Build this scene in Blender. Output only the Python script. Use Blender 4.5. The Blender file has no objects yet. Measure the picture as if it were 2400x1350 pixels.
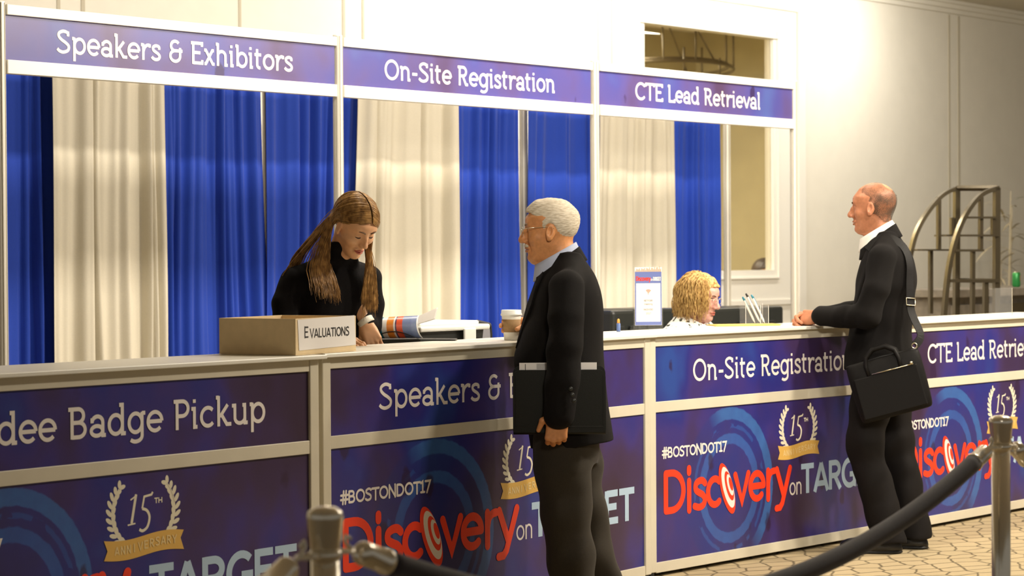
import bpy, bmesh, math, random
import numpy as np
from mathutils import Vector, Matrix
random.seed(7)
RNG = np.random.default_rng(11)
SC = bpy.context.scene
COL = SC.collection
PI = math.pi

# ---------------------------------------------------------------- camera
cam_d = bpy.data.cameras.new('camera'); cam = bpy.data.objects.new('camera', cam_d); COL.objects.link(cam)
CAM = Vector((0.0, -5.65956, 1.41162))
_fw = Vector((0.75901908, 0.65089827, -0.01488207)); _r = Vector((0.65088575, -0.75914928, -0.00633337)); _u = Vector((0.01542009, 0.00487937, 0.9998692))
cam.matrix_world = Matrix(((_r.x, _u.x, -_fw.x, CAM.x), (_r.y, _u.y, -_fw.y, CAM.y), (_r.z, _u.z, -_fw.z, CAM.z), (0, 0, 0, 1)))
cam_d.sensor_width = 36.0; cam_d.lens = 78.0; cam_d.clip_end = 200
cam_d.dof.use_dof = True; cam_d.dof.focus_distance = 8.8; cam_d.dof.aperture_fstop = 5.0
SC.camera = cam

# ---------------------------------------------------------------- world, lights, exposure
wld = bpy.data.worlds.new('world'); SC.world = wld; wld.use_nodes = True
bg = wld.node_tree.nodes['Background']; bg.inputs[0].default_value = (1.0, 0.93, 0.82, 1); bg.inputs[1].default_value = 0.15
SC.view_settings.view_transform = 'Standard'; SC.view_settings.look = 'None'
SC.view_settings.gamma = 1.0; SC.view_settings.use_curve_mapping = False; SC.view_settings.exposure = 0.28
def area_light(name, loc, aim, size, sy, power, col=(1, .9, .76), spread=180):
    l = bpy.data.lights.new(name, 'AREA'); l.shape = 'RECTANGLE'; l.size = size; l.size_y = sy; l.energy = power; l.color = col; l.spread = math.radians(spread)
    o = bpy.data.objects.new(name, l); COL.objects.link(o); o.location = loc
    o.rotation_euler = (Vector(aim) - Vector(loc)).to_track_quat('-Z', 'Y').to_euler(); return o
def spot_light(name, loc, aim, power, ang, blend=.6, rad=.08, col=(1, .9, .76)):
    l = bpy.data.lights.new(name, 'SPOT'); l.energy = power; l.spot_size = math.radians(ang); l.spot_blend = blend; l.shadow_soft_size = rad; l.color = col
    o = bpy.data.objects.new(name, l); COL.objects.link(o); o.location = loc
    o.rotation_euler = (Vector(aim) - Vector(loc)).to_track_quat('-Z', 'Y').to_euler(); return o
# row of recessed ceiling lamps over the aisle in front of the counters
for i, (x, p) in enumerate(((7.6, 75), (9.2, 145), (10.8, 135), (12.4, 60))):
    area_light('ceiling_lamp_light', (x, -2.4, 3.66), (x + .3, 1.6, .9), .30, .30, p)
for x, p in ((7.0, 40), (8.4, 24), (9.6, 36), (10.8, 36), (12.4, 32)):  # added fill row over the counters, brightens the upper drapes and faces
    area_light('counter_fill_light', (x, .9, 3.66), (x + .2, 2.2, .9), .30, .30, p)
# wall washers close to the wall and behind the sign frame
for x, p in ((11.4, 26), (12.9, 26), (14.3, 15), (16.2, 27)):
    area_light('wall_washer_light', (x, 3.5, 3.66), (x, 4.7, 2.0), .3, .2, p, (1, .95, .87))
# added soft fill spot by the camera; its falloff imitates a lens vignette
spot_light('vignette_fill_light', (2.4, -5.2, 3.5), (9.5, .6, 1.30), 1600, 34, 1.0, .55, (1, .92, .80))
area_light('back_room_light', (15.0, 7.2, 3.5), (15.0, 7.6, 0), 2.6, 1.4, 330, (1, .92, .76))

# ---------------------------------------------------------------- helpers
def mat(name, col, rough=.5, metal=0, spec=.5, sheen=0, emit=None, trans=0, noise=0, nscale=60, bump=0, bscale=200, coat=0, sss=0, alpha=1):
    m = bpy.data.materials.new(name); m.use_nodes = True; nt = m.node_tree; b = nt.nodes['Principled BSDF']
    b.inputs['Base Color'].default_value = (*col, 1); b.inputs['Roughness'].default_value = rough; b.inputs['Metallic'].default_value = metal
    b.inputs['Specular IOR Level'].default_value = spec; b.inputs['Sheen Weight'].default_value = sheen
    b.inputs['Transmission Weight'].default_value = trans; b.inputs['Coat Weight'].default_value = coat; b.inputs['Alpha'].default_value = alpha
    if sss:
        b.inputs['Subsurface Weight'].default_value = sss; b.inputs['Subsurface Radius'].default_value = (.012, .005, .003); b.inputs['Subsurface Scale'].default_value = 1.0
    if emit: b.inputs['Emission Color'].default_value = (*emit[:3], 1); b.inputs['Emission Strength'].default_value = emit[3]
    if noise or bump:
        tc = nt.nodes.new('ShaderNodeTexCoord')
        if noise:
            n = nt.nodes.new('ShaderNodeTexNoise'); n.inputs['Scale'].default_value = nscale; n.inputs['Detail'].default_value = 4
            nt.links.new(tc.outputs['Object'], n.inputs['Vector'])
            r = nt.nodes.new('ShaderNodeMapRange'); r.inputs[1].default_value = .3; r.inputs[2].default_value = .7; r.inputs[3].default_value = 1 - noise; r.inputs[4].default_value = 1 + noise
            nt.links.new(n.outputs[0], r.inputs[0])
            h = nt.nodes.new('ShaderNodeVectorMath'); h.operation = 'SCALE'; h.inputs[0].default_value = col
            nt.links.new(r.outputs[0], h.inputs['Scale']); nt.links.new(h.outputs[0], b.inputs['Base Color'])
        if bump:
            n2 = nt.nodes.new('ShaderNodeTexNoise'); n2.inputs['Scale'].default_value = bscale; n2.inputs['Detail'].default_value = 3
            nt.links.new(tc.outputs['Object'], n2.inputs['Vector'])
            bp = nt.nodes.new('ShaderNodeBump'); bp.inputs['Strength'].default_value = bump; bp.inputs['Distance'].default_value = .01
            nt.links.new(n2.outputs[0], bp.inputs['Height']); nt.links.new(bp.outputs[0], b.inputs['Normal'])
    return m
M = {}
M['wall'] = mat('wall_paint', (.74, .70, .60), .7, noise=.02, nscale=6)
M['trimw'] = mat('white_trim', (.80, .77, .69), .45)
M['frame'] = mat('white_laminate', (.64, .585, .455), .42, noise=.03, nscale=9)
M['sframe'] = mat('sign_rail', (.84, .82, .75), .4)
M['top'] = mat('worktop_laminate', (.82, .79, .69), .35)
M['post'] = mat('aluminium_post', (.62, .585, .50), .42, .25)
M['gap'] = mat('black_rubber', (.012, .012, .012), .6)
M['ink'] = mat('print_white', (.80, .74, .68), .4)
M['pale'] = mat('print_pale_blue', (.42, .56, .70), .4)
M['red'] = mat('print_red', (.86, .045, .012), .38)
M['gold'] = mat('print_gold', (.72, .43, .10), .4)
M['goldtxt'] = mat('print_light_gold', (.80, .60, .28), .4)
M['cream'] = mat('print_cream', (.78, .72, .55), .4)
M['chrome'] = mat('polished_chrome', (.95, .89, .76), .20, .88)
M['velvet'] = mat('dark_velvet', (.022, .016, .026), .8, sheen=.5, bump=.2, bscale=400)
M['blackcloth'] = mat('black_wool', (.0055, .0045, .004), .85, spec=.15, sheen=.01, bump=.3, bscale=700)
M['blackknit'] = mat('black_knit', (.005, .004, .0045), .9, spec=.15, sheen=.01, bump=.3, bscale=600)
M['trouser'] = mat('grey_brown_wool', (.030, .024, .016), .85, spec=.25, sheen=.05, noise=.15, nscale=300)
M['blacktrouser'] = mat('black_trouser_wool', (.006, .0045, .004), .8, spec=.2)
M['leather'] = mat('black_leather', (.0085, .0085, .0055), .55, spec=.22, bump=.12, bscale=420)
M['shoe'] = mat('shoe_leather', (.008, .007, .006), .3)
M['bagnylon'] = mat('black_bag_leather', (.0042, .0034, .0028), .55, spec=.18, bump=.15, bscale=500)
M['steel'] = mat('buckle_metal', (.75, .68, .5), .25, 1)
M['paper'] = mat('white_paper', (.82, .78, .74), .6)
M['card'] = mat('cardboard', (.74, .57, .33), .75, noise=.04, nscale=30)
M['blackplast'] = mat('black_plastic', (.020, .022, .020), .35)
M['whiteplast'] = mat('white_plastic', (.80, .80, .74), .35)
M['greymesh'] = mat('grey_mesh', (.20, .20, .22), .8)
M['bluedrape'] = mat('blue_drape', (.010, .045, .36), .75, spec=.25, sheen=.15, noise=.12, nscale=500)
M['creamdrape'] = mat('cream_drape', (.63, .585, .475), .8, spec=.2, noise=.03, nscale=200)
M['skin1'] = mat('skin_tanned', (.58, .25, .092), .5, noise=.10, nscale=90, sss=.12)
M['skin2'] = mat('skin_ruddy', (.50, .20, .10), .5, noise=.10, nscale=90, sss=.12)
M['skinw'] = mat('skin_warm', (.70, .38, .20), .48, noise=.05, nscale=70, sss=.12)
M['skinp'] = mat('skin_pink', (.64, .34, .27), .5, noise=.08, nscale=70, sss=.12)
M['eyew'] = mat('eye_white', (.75, .70, .65), .2)
M['iris'] = mat('iris_brown', (.05, .025, .012), .15)
M['lip'] = mat('lip_colour', (.46, .12, .08), .4)
M['lipm'] = mat('lip_colour_muted', (.40, .155, .075), .5)
M['brow'] = mat('brow_hair', (.10, .05, .02), .8)
M['lash'] = mat('lash_dark', (.02, .012, .008), .7)
M['gbrow'] = mat('grey_brow_hair', (.35, .28, .2), .8)
M['shirtblue'] = mat('pale_blue_cotton', (.42, .46, .58), .8)
M['shirtwhite'] = mat('white_cotton', (.82, .80, .74), .8)
M['cupw'] = mat('cup_paper', (.80, .76, .66), .5)
M['sleeve'] = mat('kraft_sleeve', (.32, .19, .08), .8, noise=.06, nscale=150)
M['glasspane'] = mat('window_glass', (.95, .93, .85), .02, trans=1.0)
M['acrylic'] = mat('clear_acrylic', (.9, .9, .88), .06, alpha=.03)
M['tan'] = mat('tan_wall', (.40, .345, .20), .8, noise=.05, nscale=4)
M['bronze'] = mat('bronze_bar', (.10, .075, .035), .5, .4)
M['cart'] = mat('brushed_nickel', (.13, .105, .065), .28, .85)
M['stone'] = mat('grey_stone', (.22, .19, .15), .6, noise=.2, nscale=14)
M['green'] = mat('can_green', (.03, .26, .06), .3, .3)
M['leaf'] = mat('leaf_green', (.10, .30, .04), .5)
M['dryleaf'] = mat('dry_bamboo', (.42, .36, .24), .7)
M['pencilw'] = mat('pen_white', (.78, .75, .68), .35)
M['teal'] = mat('pen_teal', (.02, .22, .32), .4)
M['yellow'] = mat('folder_yellow', (.80, .55, .14), .6)
M['black'] = mat('print_black', (.015, .013, .012), .5); M['greyink'] = mat('print_grey', (.30, .27, .26), .6)
M['trimd'] = mat('trim_shadow_line', (.50, .45, .34), .7); M['ceil'] = mat('ceiling_paint', (.66, .62, .52), .8)

def mesh_obj(name, verts, faces, m=None, parent=None, smooth=False):
    me = bpy.data.meshes.new(name); me.from_pydata([tuple(v) for v in verts], [], faces); me.update()
    if m is not None: me.materials.append(M[m] if isinstance(m, str) else m)
    if smooth: me.polygons.foreach_set('use_smooth', [True] * len(me.polygons))
    o = bpy.data.objects.new(name, me); COL.objects.link(o)
    if parent is not None: o.parent = parent
    return o
class MB:
    """collects boxes, tubes and sheets into one mesh"""
    def __init__(s): s.v = []; s.f = []
    def add(s, v, f):
        n = len(s.v); s.v += [tuple(p) for p in v]; s.f += [tuple(i + n for i in q) for q in f]; return s
    def box(s, x0, x1, y0, y1, z0, z1, b=0.0):
        if b <= 0:
            return s.add([(x0, y0, z0), (x1, y0, z0), (x1, y1, z0), (x0, y1, z0), (x0, y0, z1), (x1, y0, z1), (x1, y1, z1), (x0, y1, z1)],
                         [(0, 3, 2, 1), (4, 5, 6, 7), (0, 1, 5, 4), (1, 2, 6, 5), (2, 3, 7, 6), (3, 0, 4, 7)])
        bm = bmesh.new(); bmesh.ops.create_cube(bm, size=1)
        for v in bm.verts: v.co = Vector(((x0 + x1) / 2 + v.co.x * (x1 - x0), (y0 + y1) / 2 + v.co.y * (y1 - y0), (z0 + z1) / 2 + v.co.z * (z1 - z0)))
        bmesh.ops.bevel(bm, geom=bm.edges[:], offset=b, segments=2, affect='EDGES', profile=.5)
        bm.verts.index_update(); s.add([v.co[:] for v in bm.verts], [[v.index for v in f.verts] for f in bm.faces]); bm.free(); return s
    def tube(s, pts, r, n=10, cap=True, flat=1.0):
        pts = [Vector(p) for p in pts]; rs = r if isinstance(r, (list, tuple)) else [r] * len(pts)
        base = len(s.v); prev = None; out = []
        for i, p in enumerate(pts):
            t = (pts[min(i + 1, len(pts) - 1)] - pts[max(i - 1, 0)])
            t = t.normalized() if t.length > 1e-9 else Vector((0, 0, 1))
            if prev is None:
                a = Vector((0, 0, 1)) if abs(t.z) < .9 else Vector((1, 0, 0)); u = t.cross(a).normalized()
            else: u = (prev - t * prev.dot(t)).normalized()
            prev = u; w = t.cross(u)
            for k in range(n):
                an = 2 * PI * k / n; out.append(p + (u * math.cos(an) + w * math.sin(an) * flat) * rs[i])
        f = []
        for i in range(len(pts) - 1):
            for k in range(n):
                f.append((i * n + k, i * n + (k + 1) % n, (i + 1) * n + (k + 1) % n, (i + 1) * n + k))
        if cap: f.append(tuple(range(n))[::-1]); f.append(tuple((len(pts) - 1) * n + k for k in range(n)))
        return s.add(out, f)
    def lathe(s, prof, c=(0, 0, 0), n=32, axis=None):
        Rm = Matrix.Identity(3) if axis is None else Vector((0, 0, 1)).rotation_difference(Vector(axis)).to_matrix()
        v = []; c = Vector(c)
        for r, z in prof:
            for k in range(n): v.append(c + Rm @ Vector((r * math.cos(2 * PI * k / n), r * math.sin(2 * PI * k / n), z)))
        f = [(i * n + k, i * n + (k + 1) % n, (i + 1) * n + (k + 1) % n, (i + 1) * n + k) for i in range(len(prof) - 1) for k in range(n)]
        f.append(tuple(range(n))[::-1]); f.append(tuple((len(prof) - 1) * n + k for k in range(n)))
        return s.add(v, f)
    def sphere(s, c, r, n=16, m=10):
        rx, ry, rz = r if isinstance(r, (tuple, list)) else (r, r, r)
        prof = [(math.sin(PI * i / m), -math.cos(PI * i / m)) for i in range(m + 1)]
        v = [(c[0] + rx * a * math.cos(2 * PI * k / n), c[1] + ry * a * math.sin(2 * PI * k / n), c[2] + rz * z) for a, z in prof for k in range(n)]
        return s.add(v, [(i * n + k, i * n + (k + 1) % n, (i + 1) * n + (k + 1) % n, (i + 1) * n + k) for i in range(m) for k in range(n)])
    def build(s, name, m, parent=None, smooth=False): return mesh_obj(name, s.v, s.f, m, parent, smooth)
def tag(o, label=None, cat=None, group=None, kind=None):
    if label: o['label'] = label
    if cat: o['category'] = cat
    if group: o['group'] = group
    if kind: o['kind'] = kind
    return o
def empty(name, loc=(0, 0, 0), rz=0.0, label=None, cat=None, group=None):
    o = bpy.data.objects.new(name, None); COL.objects.link(o); o.location = loc; o.rotation_euler = (0, 0, rz); o.empty_display_size = .1
    return tag(o, label, cat, group)
def autosmooth(o, ang=40):
    me = o.data; bm = bmesh.new(); bm.from_mesh(me)
    for f in bm.faces: f.smooth = True
    for e in bm.edges:
        e.smooth = not (len(e.link_faces) == 2 and e.calc_face_angle(0) > math.radians(ang))
    bm.to_mesh(me); bm.free(); return o

# ---------------------------------------------------------------- stroke lettering (monoline glyphs, cap height 1)
def el(cx, cy, rx, ry, a0, a1, n=None):
    n = n or max(4, int(abs(a1 - a0) / 12)); return [(cx + rx * math.cos(math.radians(a0 + (a1 - a0) * i / n)), cy + ry * math.sin(math.radians(a0 + (a1 - a0) * i / n))) for i in range(n + 1)]
def cr(*p, n=6):
    q = [p[0]] + list(p) + [p[-1]]; out = []
    for i in range(1, len(q) - 2):
        a, b, c, d = q[i - 1:i + 3]
        for k in range(n):
            t = k / n; out.append(tuple(.5 * (2 * b[j] + (c[j] - a[j]) * t + (2 * a[j] - 5 * b[j] + 4 * c[j] - d[j]) * t * t + (3 * b[j] - a[j] - 3 * c[j] + d[j]) * t ** 3) for j in (0, 1)))
    return out + [p[-1]]
t_ = .055; X = .665; Y = .945
SLAB = {
 'S': (.66, [cr((.50, .74), (.49, .88), (.30, Y), (.12, .86), (.10, .72), (.22, .58), (.40, .46), (.53, .32), (.49, .14), (.29, .055), (.12, .10), (.03, .19)), [(.50, .78), (.50, .95)]]),
 'p': (.67, [el(.35, .36, .225, .305, 0, 360), [(.12, -.30), (.12, .71)], [(.02, X), (.13, X)]]),
 'e': (.62, [el(.31, .36, .245, .305, 0, 318), [(.07, .36), (.555, .36)]]),
 'a': (.60, [el(.28, .47, .18, .195, 175, 0) + [(.46, .055), (.56, .055)], el(.26, .205, .19, .155, 0, 360), [(.10, .46), (.10, .62)]]),
 'k': (.62, [[(.13, 0), (.13, 1.03)], [(.03, .98), (.14, .98)], [(.13, .33), (.22, .38), (.47, .72)], [(.24, .40), (.44, .055), (.56, .055), (.56, .12)]]),
 'r': (.50, [[(.13, 0), (.13, .71)], [(.02, X), (.14, X)], cr((.13, .36), (.2, .56), (.32, .66), (.43, .66)), [(.43, .71), (.43, .56)]]),
 's': (.50, [cr((.38, .50), (.37, .62), (.23, X), (.10, .60), (.10, .48), (.2, .395), (.32, .32), (.40, .21), (.35, .09), (.21, .055), (.09, .10), (.03, .17))]),
 '&': (.72, [el(.31, .73, .2, .215, 35, 262), [(.26, .52), (.66, .52)], el(.31, .285, .235, .235, 100, 360) + [(.545, .66)]]),
 'E': (.64, [[(.13, 0), (.13, .99)], [(.02, Y), (.56, Y), (.56, .80)], [(.13, .52), (.48, .52)], [(.13, .055), (.57, .055), (.57, .2)]]),
 'x': (.58, [[(.03, X), (.11, X), (.45, .055), (.54, .055)], [(.51, X), (.43, X), (.11, .055), (.04, .055)]]),
 'h': (.68, [[(.13, 0), (.13, 1.03)], [(.03, .98), (.14, .98)], el(.32, .46, .19, .205, 180, 0) + [(.51, .055), (.62, .055)]]),
 'i': (.32, [[(.02, X), (.13, X), (.13, .055), (.24, .055)], [(.13, .86), (.13, .98)]]),
 'b': (.67, [[(.12, .055), (.12, 1.03)], [(.02, .98), (.13, .98)], el(.35, .36, .225, .305, 0, 360)]),
 't': (.44, [[(.15, .92), (.15, .22)] + el(.29, .2, .14, .145, 180, 280), [(.02, X), (.36, X)]]),
 'o': (.64, [el(.31, .36, .245, .305, 0, 360)]),
 'O': (.90, [el(.43, .5, .36, .445, 0, 360)]),
 'n': (.68, [[(.13, 0), (.13, .71)], [(.02, X), (.14, X)], el(.32, .46, .19, .205, 180, 0) + [(.51, .055), (.62, .055)]]),
 '-': (.44, [[(.06, .37), (.36, .37)]]),
 'R': (.72, [[(.14, 0), (.14, .99)], [(.02, Y), (.34, Y)] + el(.34, .72, .2, .225, 90, -90) + [(.14, .495)], [(.33, .495), (.53, .055), (.66, .055)]]),
 'g': (.67, [el(.30, .36, .225, .305, 0, 360), [(.525, .70), (.525, -.06)] + el(.30, -.06, .225, .19, 0, -140), [(.52, X), (.64, X)]]),
 'C': (.76, [el(.43, .5, .36, .445, 42, 318), [(.68, .76), (.68, .93)]]),
 'T': (.70, [[(.04, .80), (.04, Y), (.64, Y), (.64, .80)], [(.34, Y), (.34, 0)]]),
 'L': (.58, [[(.02, Y), (.13, Y), (.13, .055), (.53, .055), (.53, .2)]]),
 'd': (.68, [el(.30, .36, .225, .305, 0, 360), [(.42, .98), (.525, .98), (.525, .055), (.64, .055)]]),
 'l': (.30, [[(.02, .98), (.13, .98), (.13, .055), (.24, .055)]]),
 'v': (.56, [[(.03, .71), (.27, .03)], [(.51, .71), (.27, .03)]]),
 'A': (.72, [[(.03, 0), (.34, .98)], [(.65, 0), (.34, .98)], [(.14, .33), (.54, .33)]]),
 'B': (.70, [[(.14, .0), (.14, .99)], [(.02, Y), (.34, Y)] + el(.34, .73, .18, .215, 90, -90) + [(.14, .515)], [(.34, .515)] + el(.36, .285, .21, .23, 90, -90) + [(.14, .055)]]),
 'P': (.64, [[(.14, 0), (.14, .99)], [(.02, Y), (.33, Y)] + el(.33, .70, .21, .245, 90, -90) + [(.14, .455)]]),
 'c': (.58, [el(.31, .36, .245, .305, 45, 318)]),
 'u': (.68, [[(.02, X), (.13, X), (.13, .25)] + el(.32, .25, .19, .195, 180, 360) + [(.51, .25)], [(.42, X), (.51, X), (.51, .055), (.62, .055)]]),
 ' ': (.34, []),
}
SANS = {
 'D': (.78, [[(.09, .06), (.09, .94)], [(.09, .94), (.28, .94)] + el(.28, .5, .38, .44, 90, -90) + [(.09, .06)]]),
 'i': (.27, [[(.12, .70), (.12, .0)], [(.12, .90), (.12, 1.0)]]),
 's': (.55, [cr((.44, .60), (.35, .67), (.22, .67), (.10, .60), (.10, .47), (.22, .39), (.35, .33), (.43, .22), (.38, .09), (.22, .04), (.05, .08))]),
 'c': (.56, [el(.33, .36, .26, .31, 50, 310)]),
 'v': (.60, [[(.05, .70), (.29, .04), (.53, .70)]]),
 'e': (.64, [el(.32, .36, .26, .31, 0, 312), [(.06, .36), (.57, .36)]]),
 'r': (.42, [[(.09, 0), (.09, .70)], cr((.09, .38), (.14, .57), (.24, .66), (.36, .68))]),
 'y': (.60, [[(.05, .70), (.29, .04)], [(.53, .70), (.24, -.16), (.16, -.26), (.03, -.27)]]),
 'o': (.66, [el(.32, .36, .26, .31, 0, 360)]),
 'n': (.64, [[(.10, 0), (.10, .70)], el(.31, .44, .21, .23, 180, 0) + [(.52, 0)]]),
 'T': (.66, [[(.02, .91), (.64, .91)], [(.33, .91), (.33, 0)]]),
 'A': (.74, [[(.04, 0), (.36, .96)], [(.68, 0), (.36, .96)], [(.15, .27), (.57, .27)]]),
 'R': (.68, [[(.10, 0), (.10, 1)], [(.10, .91), (.33, .91)] + el(.33, .69, .22, .22, 90, -90) + [(.10, .47)], [(.32, .47), (.60, 0)]]),
 'G': (.78, [el(.42, .5, .34, .44, 45, 300) + [(.66, .10), (.66, .44), (.42, .44)]]),
 'E': (.60, [[(.10, 0), (.10, 1)], [(.10, .91), (.54, .91)], [(.10, .51), (.49, .51)], [(.10, .09), (.55, .09)]]),
 'B': (.68, [[(.10, .07), (.10, .93)], [(.10, .93), (.33, .93)] + el(.33, .73, .18, .20, 90, -90) + [(.10, .53)], [(.33, .53)] + el(.36, .30, .20, .23, 90, -90) + [(.10, .07)]]),
 'O': (.84, [el(.42, .5, .34, .44, 0, 360)]),
 'S': (.62, [cr((.53, .83), (.42, .93), (.27, .93), (.12, .83), (.11, .68), (.25, .56), (.42, .47), (.52, .34), (.49, .15), (.33, .06), (.18, .06), (.05, .15))]),
 'N': (.76, [[(.10, 0), (.10, 1)], [(.10, .96), (.64, .04)], [(.64, 0), (.64, 1)]]),
 'H': (.74, [[(.10, 0), (.10, 1)], [(.62, 0), (.62, 1)], [(.10, .5), (.62, .5)]]),
 'V': (.70, [[(.04, 1), (.34, .03), (.64, 1)]]), 'L': (.56, [[(.10, 1), (.10, .06), (.52, .06)]]), 'U': (.74, [[(.10, 1), (.10, .35)] + el(.36, .33, .26, .28, 180, 360) + [(.62, 1)]]),
 'I': (.24, [[(.10, 0), (.10, 1)]]), 'Y': (.68, [[(.03, 1), (.33, .45), (.33, 0)], [(.63, 1), (.33, .45)]]), 'W': (.96, [[(.03, 1), (.25, .03), (.46, .97), (.67, .03), (.90, 1)]]),
 'K': (.66, [[(.10, 0), (.10, 1)], [(.56, 1), (.12, .40)], [(.25, .55), (.60, 0)]]), 'P': (.62, [[(.10, 0), (.10, 1)], [(.10, .93), (.31, .93)] + el(.31, .69, .22, .24, 90, -90) + [(.10, .45)]]),
 '1': (.44, [[(.05, .80), (.22, .93), (.22, .06)], [(.04, .06), (.38, .06)]]), '7': (.56, [[(.03, .93), (.50, .93), (.18, 0)]]), '2': (.58, [cr((.08, .78), (.16, .92), (.36, .93), (.48, .78), (.42, .6), (.2, .3), (.07, .07)), [(.07, .06), (.53, .06)]]), '0': (.64, [el(.31, .5, .24, .44, 0, 360)]),
 '#': (.66, [[(.20, 0), (.28, 1)], [(.42, 0), (.50, 1)], [(.04, .68), (.64, .68)], [(.02, .33), (.62, .33)]]),
 'a': (.58, [el(.28, .47, .18, .2, 165, 0) + [(.46, 0)], el(.26, .21, .19, .17, 0, 360)]), 't': (.40, [[(.17, .9), (.17, .2)] + el(.29, .2, .12, .15, 180, 270), [(.02, .67), (.36, .67)]]),
 'd': (.64, [el(.29, .36, .22, .31, 0, 360), [(.52, 1), (.52, 0)]]), 'm': (.96, [[(.10, 0), (.10, .70)], el(.28, .45, .18, .22, 180, 0) + [(.46, 0)], el(.64, .45, .18, .22, 180, 0) + [(.82, 0)]]),
 'g': (.64, [el(.29, .36, .22, .31, 0, 360), [(.52, .7), (.52, -.1)] + el(.3, -.1, .22, .17, 0, -140)]), 'h': (.64, [[(.10, 0), (.10, 1)], el(.31, .44, .21, .23, 180, 0) + [(.52, 0)]]),
 ' ': (.34, []),
}
class Ink:
    """flat printed strokes collected on a panel: local x along, z up, printed just in front of y=y0"""
    def __init__(s, y0=-.0012): s.b = MB(); s.y = y0; s.k = 0
    def lift(s): s.k += 1; return s.y - (s.k % 40) * 2e-5
    def poly(s, pts, w, rnd=False):
        p = [Vector((a, c, 0)) for a, c in pts]; q = [p[0]]
        for a in p[1:]:
            if (a - q[-1]).length > 1e-5: q.append(a)
        if len(q) < 2: return
        y = s.lift(); v = []; n = len(q); closed = (q[0] - q[-1]).length < 1e-4 and n > 3
        for i in range(n):
            if closed: d0 = (q[i] - q[i - 1 if i else n - 2]).normalized(); d1 = (q[(i + 1) if i < n - 1 else 1] - q[i]).normalized()
            else:
                d1 = (q[i + 1] - q[i]).normalized() if i < n - 1 else (q[i] - q[i - 1]).normalized(); d0 = (q[i] - q[i - 1]).normalized() if i else d1
            n0 = Vector((-d0.y, d0.x, 0)); n1 = Vector((-d1.y, d1.x, 0)); m = n0 + n1
            m = n1 if m.length < .2 else m.normalized(); k = w / 2 / max(.5, m.dot(n1))
            v.append((q[i].x + m.x * k, y, q[i].y + m.y * k)); v.append((q[i].x - m.x * k, y, q[i].y - m.y * k))
        s.b.add(v, [(2 * i, 2 * i + 1, 2 * i + 3, 2 * i + 2) for i in range(n - 1)])
        if rnd and not closed:
            for e in (q[0], q[-1]): s.fill([(e.x + w / 2 * math.cos(a * PI / 6), e.y + w / 2 * math.sin(a * PI / 6)) for a in range(12)])
    def fill(s, pts):
        y = s.lift(); s.b.add([(a, y, c) for a, c in pts], [tuple(range(len(pts)))])
    def ring(s, c, r0, r1, tilt=(0, 0), n=48):
        y = s.lift(); v = []
        for k in range(n):
            a = 2 * PI * k / n
            for r in (r0, r1): v.append((c[0] + r[0] * math.cos(a) + tilt[0] * r[1] * math.sin(a), y, c[1] + r[1] * math.sin(a)))
        s.b.add(v, [(2 * k, 2 * k + 1, (2 * k + 3) % (2 * n), (2 * k + 2) % (2 * n)) for k in range(n)])
    def text(s, txt, x0, x1, z0, cap, w, font=SLAB, rnd=False, shear=0, gap=0.0, caps=None):
        tot = sum(font[c][0] + gap for c in txt) - gap; sx = (x1 - x0) / (tot - .04); x = x0
        for c in txt:
            for pl in font[c][1]: s.poly([(x + a * sx + shear * b * cap, z0 + b * cap) for a, b in pl], w, rnd)
            x += (font[c][0] + gap) * sx
    def build(s, name, m, parent, label=None): o = s.b.build(name, m, parent); return tag(o, label)
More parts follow.
